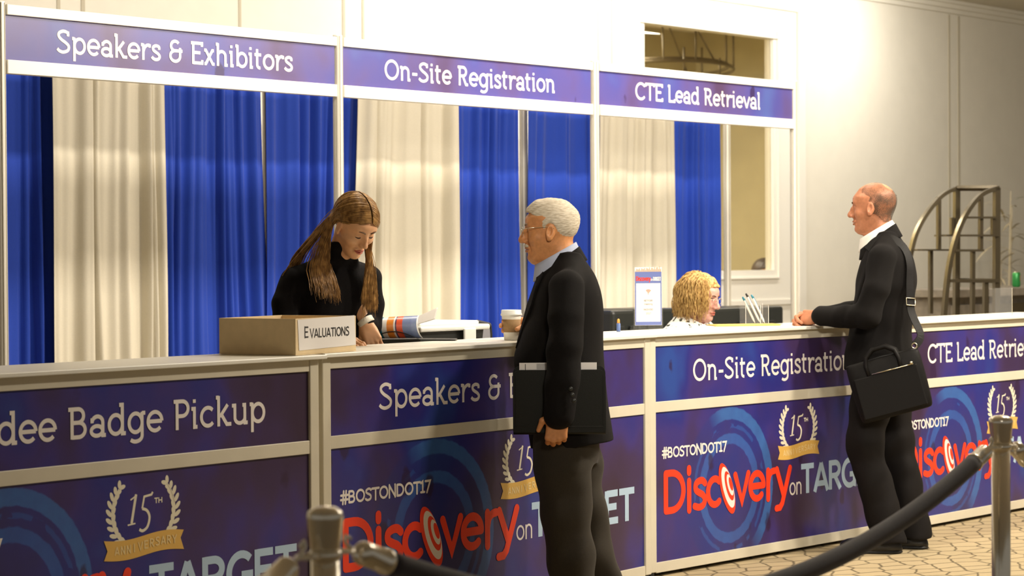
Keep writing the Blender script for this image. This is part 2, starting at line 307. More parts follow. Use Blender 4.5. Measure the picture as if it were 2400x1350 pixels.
# ---------------------------------------------------------------- printed panel material
def mth(nt, op, *a, clamp=False):
    n = nt.nodes.new('ShaderNodeMath'); n.operation = op; n.use_clamp = clamp
    for i, x in enumerate(a):
        if isinstance(x, (int, float)): n.inputs[i].default_value = x
        else: nt.links.new(x, n.inputs[i])
    return n.outputs[0]
def band(nt, r, lo, hi, soft=.006):
    a = mth(nt, 'DIVIDE', mth(nt, 'SUBTRACT', r, lo), soft, clamp=True); b = mth(nt, 'DIVIDE', mth(nt, 'SUBTRACT', hi, r), soft, clamp=True)
    return mth(nt, 'MULTIPLY', a, b)
def panel_mat(name, seed, ax=1.0, bx=0.0, rings=True, glare=0.0):
    """printed vinyl: cloudy purple and blue, dark drips and pale blue target rings; design x = ax*x+bx"""
    m = bpy.data.materials.new(name); m.use_nodes = True; nt = m.node_tree; b = nt.nodes['Principled BSDF']
    tc = nt.nodes.new('ShaderNodeTexCoord'); sp = nt.nodes.new('ShaderNodeSeparateXYZ'); nt.links.new(tc.outputs['Object'], sp.inputs[0])
    dx = mth(nt, 'ADD', mth(nt, 'MULTIPLY', sp.outputs[0], ax), bx); dz = sp.outputs[2]
    cb = nt.nodes.new('ShaderNodeCombineXYZ'); nt.links.new(dx, cb.inputs[0]); nt.links.new(dz, cb.inputs[2]); cb.inputs[1].default_value = seed
    def noise(scale, sx=1, sz=1, det=3):
        mp = nt.nodes.new('ShaderNodeMapping'); mp.inputs['Scale'].default_value = (sx, 1, sz); nt.links.new(cb.outputs[0], mp.inputs[0])
        n = nt.nodes.new('ShaderNodeTexNoise'); n.inputs['Scale'].default_value = scale; n.inputs['Detail'].default_value = det; nt.links.new(mp.outputs[0], n.inputs['Vector']); return n.outputs[0]
    rp = nt.nodes.new('ShaderNodeValToRGB'); nt.links.new(noise(2.1, 1, .8), rp.inputs[0]); e = rp.color_ramp.elements
    L = 1 + glare
    e[0].position = .30; e[0].color = (.040 * L, .020 * L, .048 * L, 1); e[1].position = .72; e[1].color = (.026 * L, .062 * L, .27 * L, 1)
    for ps, c in ((.42, (.048, .026, .085)), (.51, (.046, .030, .17)), (.59, (.026, .026, .19))):
        x = rp.color_ramp.elements.new(ps); x.color = (*[q * L for q in c], 1)
    if glare > 1:
        for e_, c in zip(rp.color_ramp.elements, ((.075, .042, .10), (.095, .064, .19), (.088, .070, .25), (.072, .068, .27), (.075, .105, .32))): e_.color = (*c, 1)  # overhead signs paler: glare on their vinyl painted into the ramp
    # dark drips: tall rounded blobs
    mp = nt.nodes.new('ShaderNodeMapping'); mp.inputs['Scale'].default_value = (6.2, 1, 3.4); nt.links.new(cb.outputs[0], mp.inputs[0])
    vo = nt.nodes.new('ShaderNodeTexVoronoi'); vo.inputs['Scale'].default_value = 1.0; nt.links.new(mp.outputs[0], vo.inputs['Vector'])
    rr = nt.nodes.new('ShaderNodeSeparateColor'); nt.links.new(vo.outputs['Color'], rr.inputs[0])
    pick = mth(nt, 'GREATER_THAN', rr.outputs[0], .45); rad = mth(nt, 'ADD', .10, mth(nt, 'MULTIPLY', rr.outputs[1], .16))
    wob = mth(nt, 'MULTIPLY', mth(nt, 'SUBTRACT', noise(26), .5), .16)
    drip = mth(nt, 'MULTIPLY', pick, mth(nt, 'DIVIDE', mth(nt, 'SUBTRACT', rad, mth(nt, 'ADD', vo.outputs['Distance'], wob)), .05, clamp=True))
    col = rp.outputs[0]
    def mix(f, c1, c2):
        x = nt.nodes.new('ShaderNodeMixRGB'); nt.links.new(f, x.inputs[0]); nt.links.new(c1, x.inputs[1])
        if isinstance(c2, tuple): x.inputs[2].default_value = (*c2, 1)
        else: nt.links.new(c2, x.inputs[2])
        return x.outputs[0]
    if rings:
        ux = mth(nt, 'SUBTRACT', dx, .60); uz = mth(nt, 'SUBTRACT', dz, .345)
        r = mth(nt, 'SQRT', mth(nt, 'ADD', mth(nt, 'MULTIPLY', ux, ux), mth(nt, 'MULTIPLY', uz, uz)))
        r = mth(nt, 'ADD', r, mth(nt, 'MULTIPLY', mth(nt, 'SUBTRACT', noise(30), .5), .014))
        inside = mth(nt, 'DIVIDE', mth(nt, 'SUBTRACT', .375, r), .02, clamp=True)
        col = mix(mth(nt, 'MULTIPLY', inside, .45), col, (.018, .032, .19))
        tex = mth(nt, 'ADD', .55, mth(nt, 'MULTIPLY', noise(22, 1, 1, 5), .5))
        right = mth(nt, 'DIVIDE', mth(nt, 'ADD', ux, mth(nt, 'ADD', mth(nt, 'MULTIPLY', uz, .6), -.02)), .12, clamp=True)
        leftlow = mth(nt, 'ADD', .25, mth(nt, 'MULTIPLY', noise(4.5), .9), clamp=True)
        o1 = mth(nt, 'MULTIPLY', mth(nt, 'MULTIPLY', band(nt, r, .310, .372), right), tex)
        o2 = mth(nt, 'MULTIPLY', mth(nt, 'MULTIPLY', band(nt, r, .198, .252), leftlow), tex)
        o3 = mth(nt, 'MULTIPLY', mth(nt, 'MULTIPLY', band(nt, r, .272, .296), mth(nt, 'GREATER_THAN', noise(5.5), .5)), .5)
        col = mix(o1, col, (.045, .135, .38)); col = mix(o2, col, (.040, .130, .42)); col = mix(o3, col, (.030, .10, .36))
    col = mix(mth(nt, 'MULTIPLY', drip, .72), col, (.030, .012, .040))
    nt.links.new(col, b.inputs['Base Color']); b.inputs['Roughness'].default_value = .30; b.inputs['Specular IOR Level'].default_value = .45
    return m

# ---------------------------------------------------------------- floor, walls, ceiling
def floor_mat():
    m = bpy.data.materials.new('patterned_carpet'); m.use_nodes = True; nt = m.node_tree; b = nt.nodes['Principled BSDF']
    tc = nt.nodes.new('ShaderNodeTexCoord'); mp = nt.nodes.new('ShaderNodeMapping'); mp.inputs['Rotation'].default_value = (0, 0, .65); mp.inputs['Scale'].default_value = (5.0, 7.2, 1); nt.links.new(tc.outputs['Object'], mp.inputs[0])
    n = nt.nodes.new('ShaderNodeTexNoise'); n.inputs['Scale'].default_value = 1.3; nt.links.new(mp.outputs[0], n.inputs['Vector'])
    mv = nt.nodes.new('ShaderNodeMixRGB'); mv.blend_type = 'LINEAR_LIGHT'; mv.inputs[0].default_value = .12; nt.links.new(mp.outputs[0], mv.inputs[1]); nt.links.new(n.outputs['Color'], mv.inputs[2])
    v = nt.nodes.new('ShaderNodeTexVoronoi'); v.feature = 'DISTANCE_TO_EDGE'; v.voronoi_dimensions = '2D'; v.inputs['Scale'].default_value = 1.35; v.inputs['Randomness'].default_value = .55; nt.links.new(mv.outputs[0], v.inputs['Vector'])
    r = nt.nodes.new('ShaderNodeValToRGB'); nt.links.new(v.outputs['Distance'], r.inputs[0]); e = r.color_ramp.elements
    e[0].position = .018; e[0].color = (.12, .09, .045, 1); e[1].position = .075; e[1].color = (.40, .315, .18, 1)
    n2 = nt.nodes.new('ShaderNodeTexNoise'); n2.inputs['Scale'].default_value = 140; nt.links.new(tc.outputs['Object'], n2.inputs['Vector'])
    bp = nt.nodes.new('ShaderNodeBump'); bp.inputs['Strength'].default_value = .3; nt.links.new(n2.outputs[0], bp.inputs['Height']); nt.links.new(bp.outputs[0], b.inputs['Normal'])
    nt.links.new(r.outputs[0], b.inputs['Base Color']); b.inputs['Roughness'].default_value = .95; return m
def struct(o): o['kind'] = 'structure'; return o
YW = 4.6; ZC = 3.72
struct(MB().box(-3, 24, -9, 8.2, -.06, 0).build('floor', floor_mat()))
struct(MB().box(-3, 24, -9, 8.2, ZC, ZC + .08).build('ceiling', 'ceil'))
# back wall with the opening of the glazed door
DX0, DX1, DZ1 = 13.30, 15.62, 3.42          # opening
w = MB(); w.box(-3, DX0, YW, YW + .15, 0, ZC).box(DX1, 24, YW, YW + .15, 0, ZC).box(DX0, DX1, YW, YW + .15, DZ1, ZC)
struct(w.build('wall_back', 'wall'))
struct(MB().box(12.6, 12.7, YW + .15, 8.1, 0, ZC).box(18.9, 19.0, YW + .15, 8.1, 0, ZC).box(12.6, 19.0, 8.0, 8.1, 0, ZC).build('wall_back_room', 'tan'))
t = MB()
def wx(px): d = _fw + _r * ((px - 1200) / 5200) + _u * (600 / 5200); return CAM.x + d.x * (YW - CAM.y) / d.y
for x0, x1 in [(wx(a), wx(b_)) for a, b_ in ((133, 141), (190, 199), (559, 565), (802, 808), (848, 853), (1399, 1405), (1431, 1436), (1452, 1462), (2222, 2226), (2244, 2249))]:
    t.box(x0, x1, YW - .004, YW, .12, ZC - .12)  # darker flat strips painted for the shade inside recessed wall grooves
struct(t.build('trim_1', 'trimd'))
t = MB(); t.box(-3, 24, YW - .09, YW, ZC - .03, ZC).box(-3, 24, YW - .06, YW, ZC - .07, ZC - .03).box(-3, 24, YW - .03, YW, ZC - .11, ZC - .07)
struct(t.build('trim_2', 'wall'))
struct(MB().box(-3, DX0, YW - .02, YW, 0, .14).box(DX1, 24, YW - .02, YW, 0, .14).build('baseboard_back', 'trimw'))
# glazed door set: casing, leaf rails and one tall pane, panel below
GX0, GX1, GZ0, GZ1 = 13.52, 15.27, 1.275, 3.175
dr = MB(); yf = YW - .03
dr.box(DX0 - .10, DX0, yf, YW + .1, 0, DZ1).box(DX1, DX1 + .10, yf, YW + .1, 0, DZ1).box(DX0 - .1, DX1 + .1, yf, YW + .1, DZ1, DZ1 + .1)
d1 = struct(dr.build('door_1', 'trimw'))
lf = MB(); lf.box(DX0, GX0, yf + .02, YW + .08, .02, DZ1).box(GX1, DX1, yf + .02, YW + .08, .02, DZ1).box(GX0, GX1, yf + .02, YW + .08, GZ1, DZ1).box(GX0, GX1, yf + .02, YW + .08, .02, GZ0)
for a, b_, c, d in ((GX0 - .06, GX1 + .06, GZ1, GZ1 + .012), (GX0 - .06, GX1 + .06, GZ0 - .07, GZ0 - .058), (DX0 + .05, DX1 - .05, .99, 1.03), (DX0 + .05, DX1 - .05, .80, .83)): lf.box(a, b_, yf, yf + .02, c, d)
lf.box(GX1 + .05, GX1 + .062, yf + .005, yf + .02, GZ0 - .06, GZ1 + .06)
lf.build('door_leaf', 'trimw', d1)
MB().box(GX0, GX1, YW + .02, YW + .026, GZ0, GZ1).build('glass_pane', 'glasspane', d1)
# bronze hoop chandelier in the room behind the glass
ch = empty('hoop_chandelier', (0, 0, 0), 0, 'bronze hoop chandelier with thin rods hanging behind the door glass', 'chandelier')
hp = MB(); _d = _fw + _r * ((1572 - 1200) / 5200) - _u * ((142 - 675) / 5200); NP = CAM + _d * ((6.1 - CAM.y) / _d.y); RH, FH = Vector((.651, -.759, 0)), Vector((.759, .651, 0)); HC = NP + FH * 1.15
hpt = lambda a, k=1.0, dz=0: HC + RH * .66 * k * math.sin(a) - FH * 1.15 * k * math.cos(a) + Vector((0, 0, dz))
for k_, dz in ((1, 0), (.93, .03)): hp.tube([hpt(2 * PI * a / 64, k_, dz) for a in range(65)], .016, 6, False)
hp.build('hoop', 'bronze', ch, True)
for a, z0, z1 in ((.35, -.01, .34), (.95, -.02, .34), (1.35, -.02, .36), (.18, -.14, .12), (.78, -.12, .05), (-.5, -.1, .3), (-1.1, -.1, .3), (2.4, -.1, .3), (-2.4, -.1, .3)):
    MB().tube([hpt(a, 1, z0), hpt(a, 1, z1)], .011, 6).build('rod', 'bronze', ch, True)
for a in (.72, -.1, 2.6): MB().tube([hpt(a, .96, .02), Vector((HC.x, HC.y, ZC))] if a != .72 else [hpt(a, .96, .02), hpt(.30, .9, .42), Vector((HC.x, HC.y, ZC))], .008, 6).build('suspension_wire', 'bronze', ch, True)

# ---------------------------------------------------------------- counters
LAUREL_C = (1.199, .585)
def laurel(ink, cx, cz, w):
    for sgn in (-1, 1):
        stem = [(cx + sgn * w * (.10 + .40 * math.sin(math.radians(a))), cz - .115 * math.cos(math.radians(a)) + .005) for a in range(4, 140, 12)]
        ink.poly(stem, .004)
        for i in range(1, len(stem)):
            x, z = stem[i]; tx, tz = stem[i][0] - stem[i - 1][0], stem[i][1] - stem[i - 1][1]; an = math.atan2(tz, tx)
            for sd in (-1, 1):
                a = an + sd * .62; L = .033 if i < 10 else .027; pts = []
                for k in range(10):
                    u = k / 9 if k < 5 else (9 - k) / 9
                    s_ = (1 if k < 5 else -1) * .0065 * math.sin(PI * (k / 4.5 if k < 5 else (9 - k) / 4.5)) if 0 < k < 9 else 0
                    uu = (k / 4.5) if k < 5 else (9 - k) / 4.5
                    pts.append((x + L * uu * math.cos(a) - s_ * math.sin(a), z + L * uu * math.sin(a) + s_ * math.cos(a)))
                # plain almond leaf
                pts = [(x + L * (.5 - .5 * math.cos(q)) * math.cos(a) - .0075 * math.sin(q) * math.sin(a), z + L * (.5 - .5 * math.cos(q)) * math.sin(a) + .0075 * math.sin(q) * math.cos(a)) for q in [2 * PI * k / 12 for k in range(12)]]
                ink.fill(pts)
def rib(x): return .008 * math.sin((x - 1.20) / .187 * PI * .95)
def counter(pos, ang, sa, sb, f, title, tx, pm, label, seed):
    """f maps design x to panel x"""
    o = empty('registration_counter', pos, ang, label, 'counter', 'counters in the registration row')
    c0, c1, dp = sa - .045, sb + .045, .36
    MB().box(c0 - .012, c1 + .022, -.022, dp + .01, 1.05, 1.065, .003).build('worktop', 'top', o)
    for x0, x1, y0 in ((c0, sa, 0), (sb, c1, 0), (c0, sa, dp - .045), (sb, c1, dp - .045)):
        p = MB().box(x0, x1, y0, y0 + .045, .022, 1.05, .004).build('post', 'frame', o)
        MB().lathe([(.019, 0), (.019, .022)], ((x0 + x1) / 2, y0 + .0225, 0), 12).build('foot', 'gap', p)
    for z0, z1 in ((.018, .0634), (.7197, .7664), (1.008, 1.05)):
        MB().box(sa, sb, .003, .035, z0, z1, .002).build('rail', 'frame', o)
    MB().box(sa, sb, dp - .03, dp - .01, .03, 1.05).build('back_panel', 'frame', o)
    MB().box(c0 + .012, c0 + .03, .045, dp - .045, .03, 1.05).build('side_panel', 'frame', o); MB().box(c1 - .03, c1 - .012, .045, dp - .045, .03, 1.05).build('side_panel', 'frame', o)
    pw = .010
    up = MB().box(sa, sb, pw, pw + .006, .7664, 1.008).build('upper_panel', pm, o)
    lo = MB().box(sa, sb, pw, pw + .006, .0634, .7197).build('lower_panel', pm, o)
    i = Ink(pw - .001); i.text(title, tx[0], tx[1], .8435, .099, .0130); i.build('lettering', 'ink', up)
    F = lambda x: f(x); k = f(1.0) - f(0.0)
    i = Ink(pw - .001); i.text('#BOSTONDOT17', F(.057), F(.573), .516, .046, .0088 * (k * .4 + .6), SANS, True); i.build('hashtag_lettering', 'ink', lo)
    i = Ink(pw - .001); cap = .187; z0 = .271
    def L(ch, xa, xb, wd): g = SANS[ch]; sx = (F(xb) - F(xa)); i2 = Ink(pw - .001); [i.poly([(F(xa) + a / wd * sx, z0 + b * cap) for a, b in pl], .033 * (.35 + .65 * k), True) for pl in g[1]]
    L('D', .062, .232, .70); L('i', .241, .30, .27); L('s', .300, .402, .47); L('c', .405, .512, .50); L('v', .635, .768, .58); L('e', .760, .897, .62); L('r', .908, .982, .35); L('y', .992, 1.128, .56)
    i.k = 0; i.build('name_lettering', 'red', lo)
    tg = Ink(pw - .0019); tw = Ink(pw - .0020)
    for q, (r0, r1) in enumerate(((0, 1.0), (0, .58), (0, .27))): tg.y = pw - .0019 - .0004 * q; tg.ring((F(.5765 + .042 * (1 - r1)), .345 + .026 * (1 - r1)), (.053 * k * r0, .118 * r0), (.053 * k * r1, .118 * r1), (-.37 * k, 0))
    for q, (r0, r1) in enumerate(((0, .81), (0, .42))): tw.y = pw - .0021 - .0004 * q; tw.ring((F(.5765 + .042 * (1 - r1)), .345 + .026 * (1 - r1)), (.053 * k * r0, .118 * r0), (.053 * k * r1, .118 * r1), (-.37 * k, 0))
    tg.build('target_logo', 'red', lo); tw.build('target_logo_rings', 'ink', lo)
    i = Ink(pw - .001); i.text('on', F(1.116), F(1.226), z0, .084, .0085, SANS); i.build('on_lettering', 'ink', lo)
    i = Ink(pw - .001); i.text('TARGET', F(1.218), F(1.963), z0, .141, .029 * k, SANS, gap=-.02); i.build('target_lettering', 'pale', lo)
    i = Ink(pw - .0003); laurel(i, F(1.199), .585, .297 * k)
    c5 = F(1.19); 
    i.poly(cr((c5 - .052 * k, .632), (c5 - .034 * k, .640), (c5 - .024 * k, .648)), .005); i.poly([(c5 - .026 * k, .648), (c5 - .048 * k, .556)], .0105); i.poly([(c5 - .066 * k, .552), (c5 - .030 * k, .555)], .005)
    i.poly([(c5 + .052 * k, .650), (c5 + .046 * k, .642), (c5 + .012 * k, .638), (c5 + .002 * k, .600)], .0075); i.poly(cr((c5 + .002 * k, .600), (c5 + .024 * k, .592), (c5 + .036 * k, .570), (c5 + .026 * k, .540), (c5 + .004 * k, .528), (c5 - .012 * k, .534)), .0095)
    i.text('TH', F(1.249), F(1.287), .612, .018, .0040, SANS); i.build('anniversary_emblem', 'cream', lo)
    i = Ink(pw - .0016); up_, dn = [], []
    for q in range(21):
        x = 1.014 + (1.388 - 1.014) * q / 20; up_.append((F(x), .513 + rib(x))); dn.append((F(x), .449 + rib(x)))
    up_[0] = (F(1.014), up_[0][1]); y = i.lift(); n = len(up_)
    v = [(a, y, c) for a, c in up_] + [(a, y, c) for a, c in dn]; fc = [(q, q + n, q + n + 1, q + 1) for q in range(1, n - 2)]; v += [(F(1.030), y, .481 + rib(1.03)), (F(1.372), y, .486 + rib(1.372))]
    fc += [(0, 2 * n, n + 1, 1), (2 * n, n, n + 1), (n - 2, 2 * n - 2, 2 * n + 1, n - 1), (2 * n + 1, 2 * n - 2, 2 * n - 1)]
    i.b.add(v, fc); i.build('ribbon_banner', 'gold', lo)
    i = Ink(pw - .0022); xs = [1.062 + (1.342 - 1.062) * q / 10.4 for q in range(11)]
    for q, chv in enumerate('ANNIVERSARY'): i.text(chv, F(xs[q]) + (.006 if chv == 'I' else 0), F(xs[q]) + (.005 if chv == 'I' else .0205) * k + (.006 if chv == 'I' else 0), .468 + rib(xs[q] + .01), .028, .0046, SANS)
    i.build('ribbon_lettering', 'goldtxt', lo)
    return o
C1 = counter((3.38807, -.14937, 0), math.radians(2.2134), .10, 2.042, lambda x: 1.976 - (1.965 - x) * .92, 'Attendee Badge Pickup', (0.324, 1.829), panel_mat('printed_panel_a', 3.1, 1 / .92, 1.965 - 1.976 / .92), 'white registration counter with the Badge Pickup panel, cardboard box on its end', 1)
C2 = counter((5.60107, 0, 0), math.radians(3.857), 0, 2.042, lambda x: x, 'Speakers & Exhibitors', (.275, 1.745), panel_mat('printed_panel_b', 7.7), 'white registration counter with the Speakers panel, coffee cup on top', 2)
C3 = counter((7.74454, .15773, 0), math.radians(-1.4832), 0, 1.80, lambda x: x * .91, 'On-Site Registration', (.275, 1.535), panel_mat('printed_panel_c', 12.4, 1 / .91), 'white registration counter with the On-Site Registration panel, yellow folder on top', 3)
C4 = counter((9.655, .0933, 0), math.radians(-.4444), .055, 1.86, lambda x: x * .91, 'CTE Lead Retrieval', (.316, 1.505), panel_mat('printed_panel_d', 19.9, 1 / .91), 'white registration counter with the CTE Lead panel behind the chrome post', 4)

# ---------------------------------------------------------------- overhead sign frame
YH = 2.4098
HP = [5.957, 8.052, 10.160, 12.258]
plabel = ['slim white upright of the sign frame at the far left end', 'slim white upright between the Speakers and On-Site Registration signs', 'slim white upright between the On-Site Registration and CTE signs', 'slim white upright at the open right end of the sign frame']
def upright(x, y, zt, label, group):
    o = empty('upright_post', (x, y, 0), 0, label, 'post', group)
    b = MB(); pr = []
    for k in range(8):
        a = PI / 8 + k * PI / 4; r = .0265
        for da, rr in ((-.30, r), (-.12, r), (-.07, r - .006), (.07, r - .006), (.12, r), (.30, r)): pr.append((rr * math.cos(a + da), rr * math.sin(a + da)))
    n = len(pr); v = [(p[0], p[1], z) for z in (.01, zt) for p in pr]
    b.add(v, [(k, (k + 1) % n, n + (k + 1) % n, n + k) for k in range(n)] + [tuple(range(n))[::-1], tuple(range(n, 2 * n))]); b.build('post_profile', 'post', o)
    MB().lathe([(.024, 0), (.024, .006)], (0, 0, zt), 16).build('end_cap', 'sframe', o); MB().lathe([(.03, 0), (.03, .012)], (0, 0, 0), 16).build('foot', 'gap', o)
    return o
for x, l in zip(HP, plabel): upright(x, YH + .0, 2.535, l, 'uprights of the overhead sign frame')
slabel = ['purple overhead sign reading Speakers and Exhibitors', 'purple overhead sign reading On-Site Registration', 'purple overhead sign reading CTE Lead Retrieval']
for k, (x0, title, tx) in enumerate(((5.97974, 'Speakers & Exhibitors', (.283, 1.748)), (8.07527, 'On-Site Registration', (.312, 1.713)), (10.19022, 'CTE Lead Retrieval', (.351, 1.668)))):
    o = empty('overhead_sign', (x0, YH, 0), 0, slabel[k], 'sign', 'signs of the overhead frame')
    xa, xb = -.0, 2.042
    MB().box(xa + .004, xb + .004, -.022, .022, 2.484, 2.530, .003).build('top_rail', 'sframe', o)
    MB().box(xa + .004, xb + .004, -.022, .022, 2.225, 2.2864, .003).build('bottom_rail', 'sframe', o)
    p = MB().box(xa, xb, -.006, .004, 2.2864, 2.484).build('sign_panel', panel_mat('sign_panel_print_glare', 30 + 4.3 * k, rings=False, glare=1.5), o)
    i = Ink(-.0075); i.text(title, tx[0], tx[1], 2.3345, .106 - .001 * k, .0148); i.build('lettering', 'ink', p)

# ---------------------------------------------------------------- drape line behind the counters
YB = 3.45
for x, l in ((6.30, 'white upright of the drape line behind the sign frame left end'), (8.531, 'white drape upright beside the narrow gap between two blue drapes'), (10.744, 'white drape upright between two blue drapes behind the grey haired man'), (12.977, 'white drape upright at the right end of the drapes')):
    upright(x, YB, 2.50, l, 'uprights of the drape line')
for k, (a, b_) in enumerate(((6.326, 8.505), (8.557, 10.718), (10.77, 12.951))):
    tag(MB().box(a, b_, YB - .02, YB + .02, 2.42, 2.47, .003).build('drape_rail', 'sframe'), ['white rail carrying the drapes behind the Speakers sign', 'white rail carrying the drapes behind the On-Site sign', 'white rail carrying the drapes behind the CTE sign'][k], 'rail', 'drape rails')
def drape(px, x0t, x1t, x0b, x1b, m, seed, label, folds):
    rg = np.random.default_rng(seed); dips = [(rg.uniform(.06, .94), rg.uniform(.010, .022), rg.uniform(.6, 1.3), rg.uniform(-.05, .05)) for _ in range(int(folds * 1.6))]; nx, nz = int((x1t - x0t) * 170), 26; v = []; ph = rg.uniform(0, 6, 6)
    for j in range(nz + 1):
        tz = j / nz; z = 2.435 - tz * 2.41
        for i in range(nx + 1):
            u = i / nx; x = (x0t + (x0b - x0t) * tz) * (1 - u) + (x1t + (x1b - x1t) * tz) * u
            uw = u + .012 * math.sin(3.1 * tz + ph[5] + 7 * u)
            s = math.sin(2 * PI * folds * uw + ph[0]) + .55 * math.sin(2 * PI * folds * 1.73 * uw + ph[1] + .5 * tz) + .35 * math.sin(2 * PI * folds * 3.1 * uw + ph[2] + .9 * tz)
            s = math.copysign(abs(s) ** .8, s)
            dip = sum(a_ * math.exp(-((u - u_ - sl * tz) / w_) ** 2) - .45 * a_ * math.exp(-((u - u_ - sl * tz - 2.2 * w_) / (1.3 * w_)) ** 2) for u_, w_, a_, sl in dips)
            amp = .017 + .012 * tz; s -= dip * 1.5
            y = YB - (.135 if m == 'creamdrape' else .055) - amp * s - .010 * math.sin(5 * tz + 4 * u + ph[3])
            y -= .03 * math.exp(-(u / .05) ** 2) * 0 
            v.append((x + .006 * math.sin(2 * PI * folds * uw + ph[0] + 1.3), min(y, YB - .022), z))
    f = [(j * (nx + 1) + i, j * (nx + 1) + i + 1, (j + 1) * (nx + 1) + i + 1, (j + 1) * (nx + 1) + i) for j in range(nz) for i in range(nx)]
    o = mesh_obj('drape', v, f, m, None, True); s = o.modifiers.new('thick', 'SOLIDIFY'); s.thickness = .003
    tag(o, label, 'drape', 'blue and cream drapes behind the counters'); return o
def pxx(x, y=500, Y=None):
    d = _fw + _r * ((x - 1200) / 5200) - _u * ((y - 675) / 5200); return CAM.x + d.x * ((YB - .07 if Y is None else Y) - CAM.y) / d.y
GAPS = None
DR = [(-70, 124, -70, 131, 'bluedrape', 'blue drape at the far left edge beside the first cream drape', 2), (124, 394, 132, 391, 'creamdrape', 'wide cream drape under the Speakers sign', 3.2), (392, 625, 389, 648, 'bluedrape', 'blue drape left of the narrow slit under the Speakers sign', 4),
      (634, 850, 630, 833, 'bluedrape', 'blue drape behind the standing woman and her upright', 3.2), (850, 1077, 832, 1078, 'creamdrape', 'cream drape behind the standing woman on the right', 2.6), (1078, 1221, 1075, 1219, 'bluedrape', 'blue drape with deep folds left of the drape upright by the grey haired man', 3.4),
      (1236, 1410, 1237, 1402, 'bluedrape', 'blue drape directly behind the head of the grey haired man', 2.6), (1408, 1583, 1400, 1577, 'creamdrape', 'cream drape behind the wifi notice', 3), (1583, 1698, 1575, 1694, 'bluedrape', 'last blue drape behind the seated blonde woman', 3)]
for k, (a, b_, c, d, m, l, fo) in enumerate(DR):
    yy = YB - (.155 if m == 'creamdrape' else .075); e0 = .07 if k in (2, 5, 8) else 0; e1 = .07 if k in (0, 3, 6) else 0
    drape(k, pxx(a, 300, yy) - e0, pxx(b_, 300, yy) + e1, pxx(c, 850, yy) - e0, pxx(d, 850, yy) + e1, m, 40 + k, l, fo)
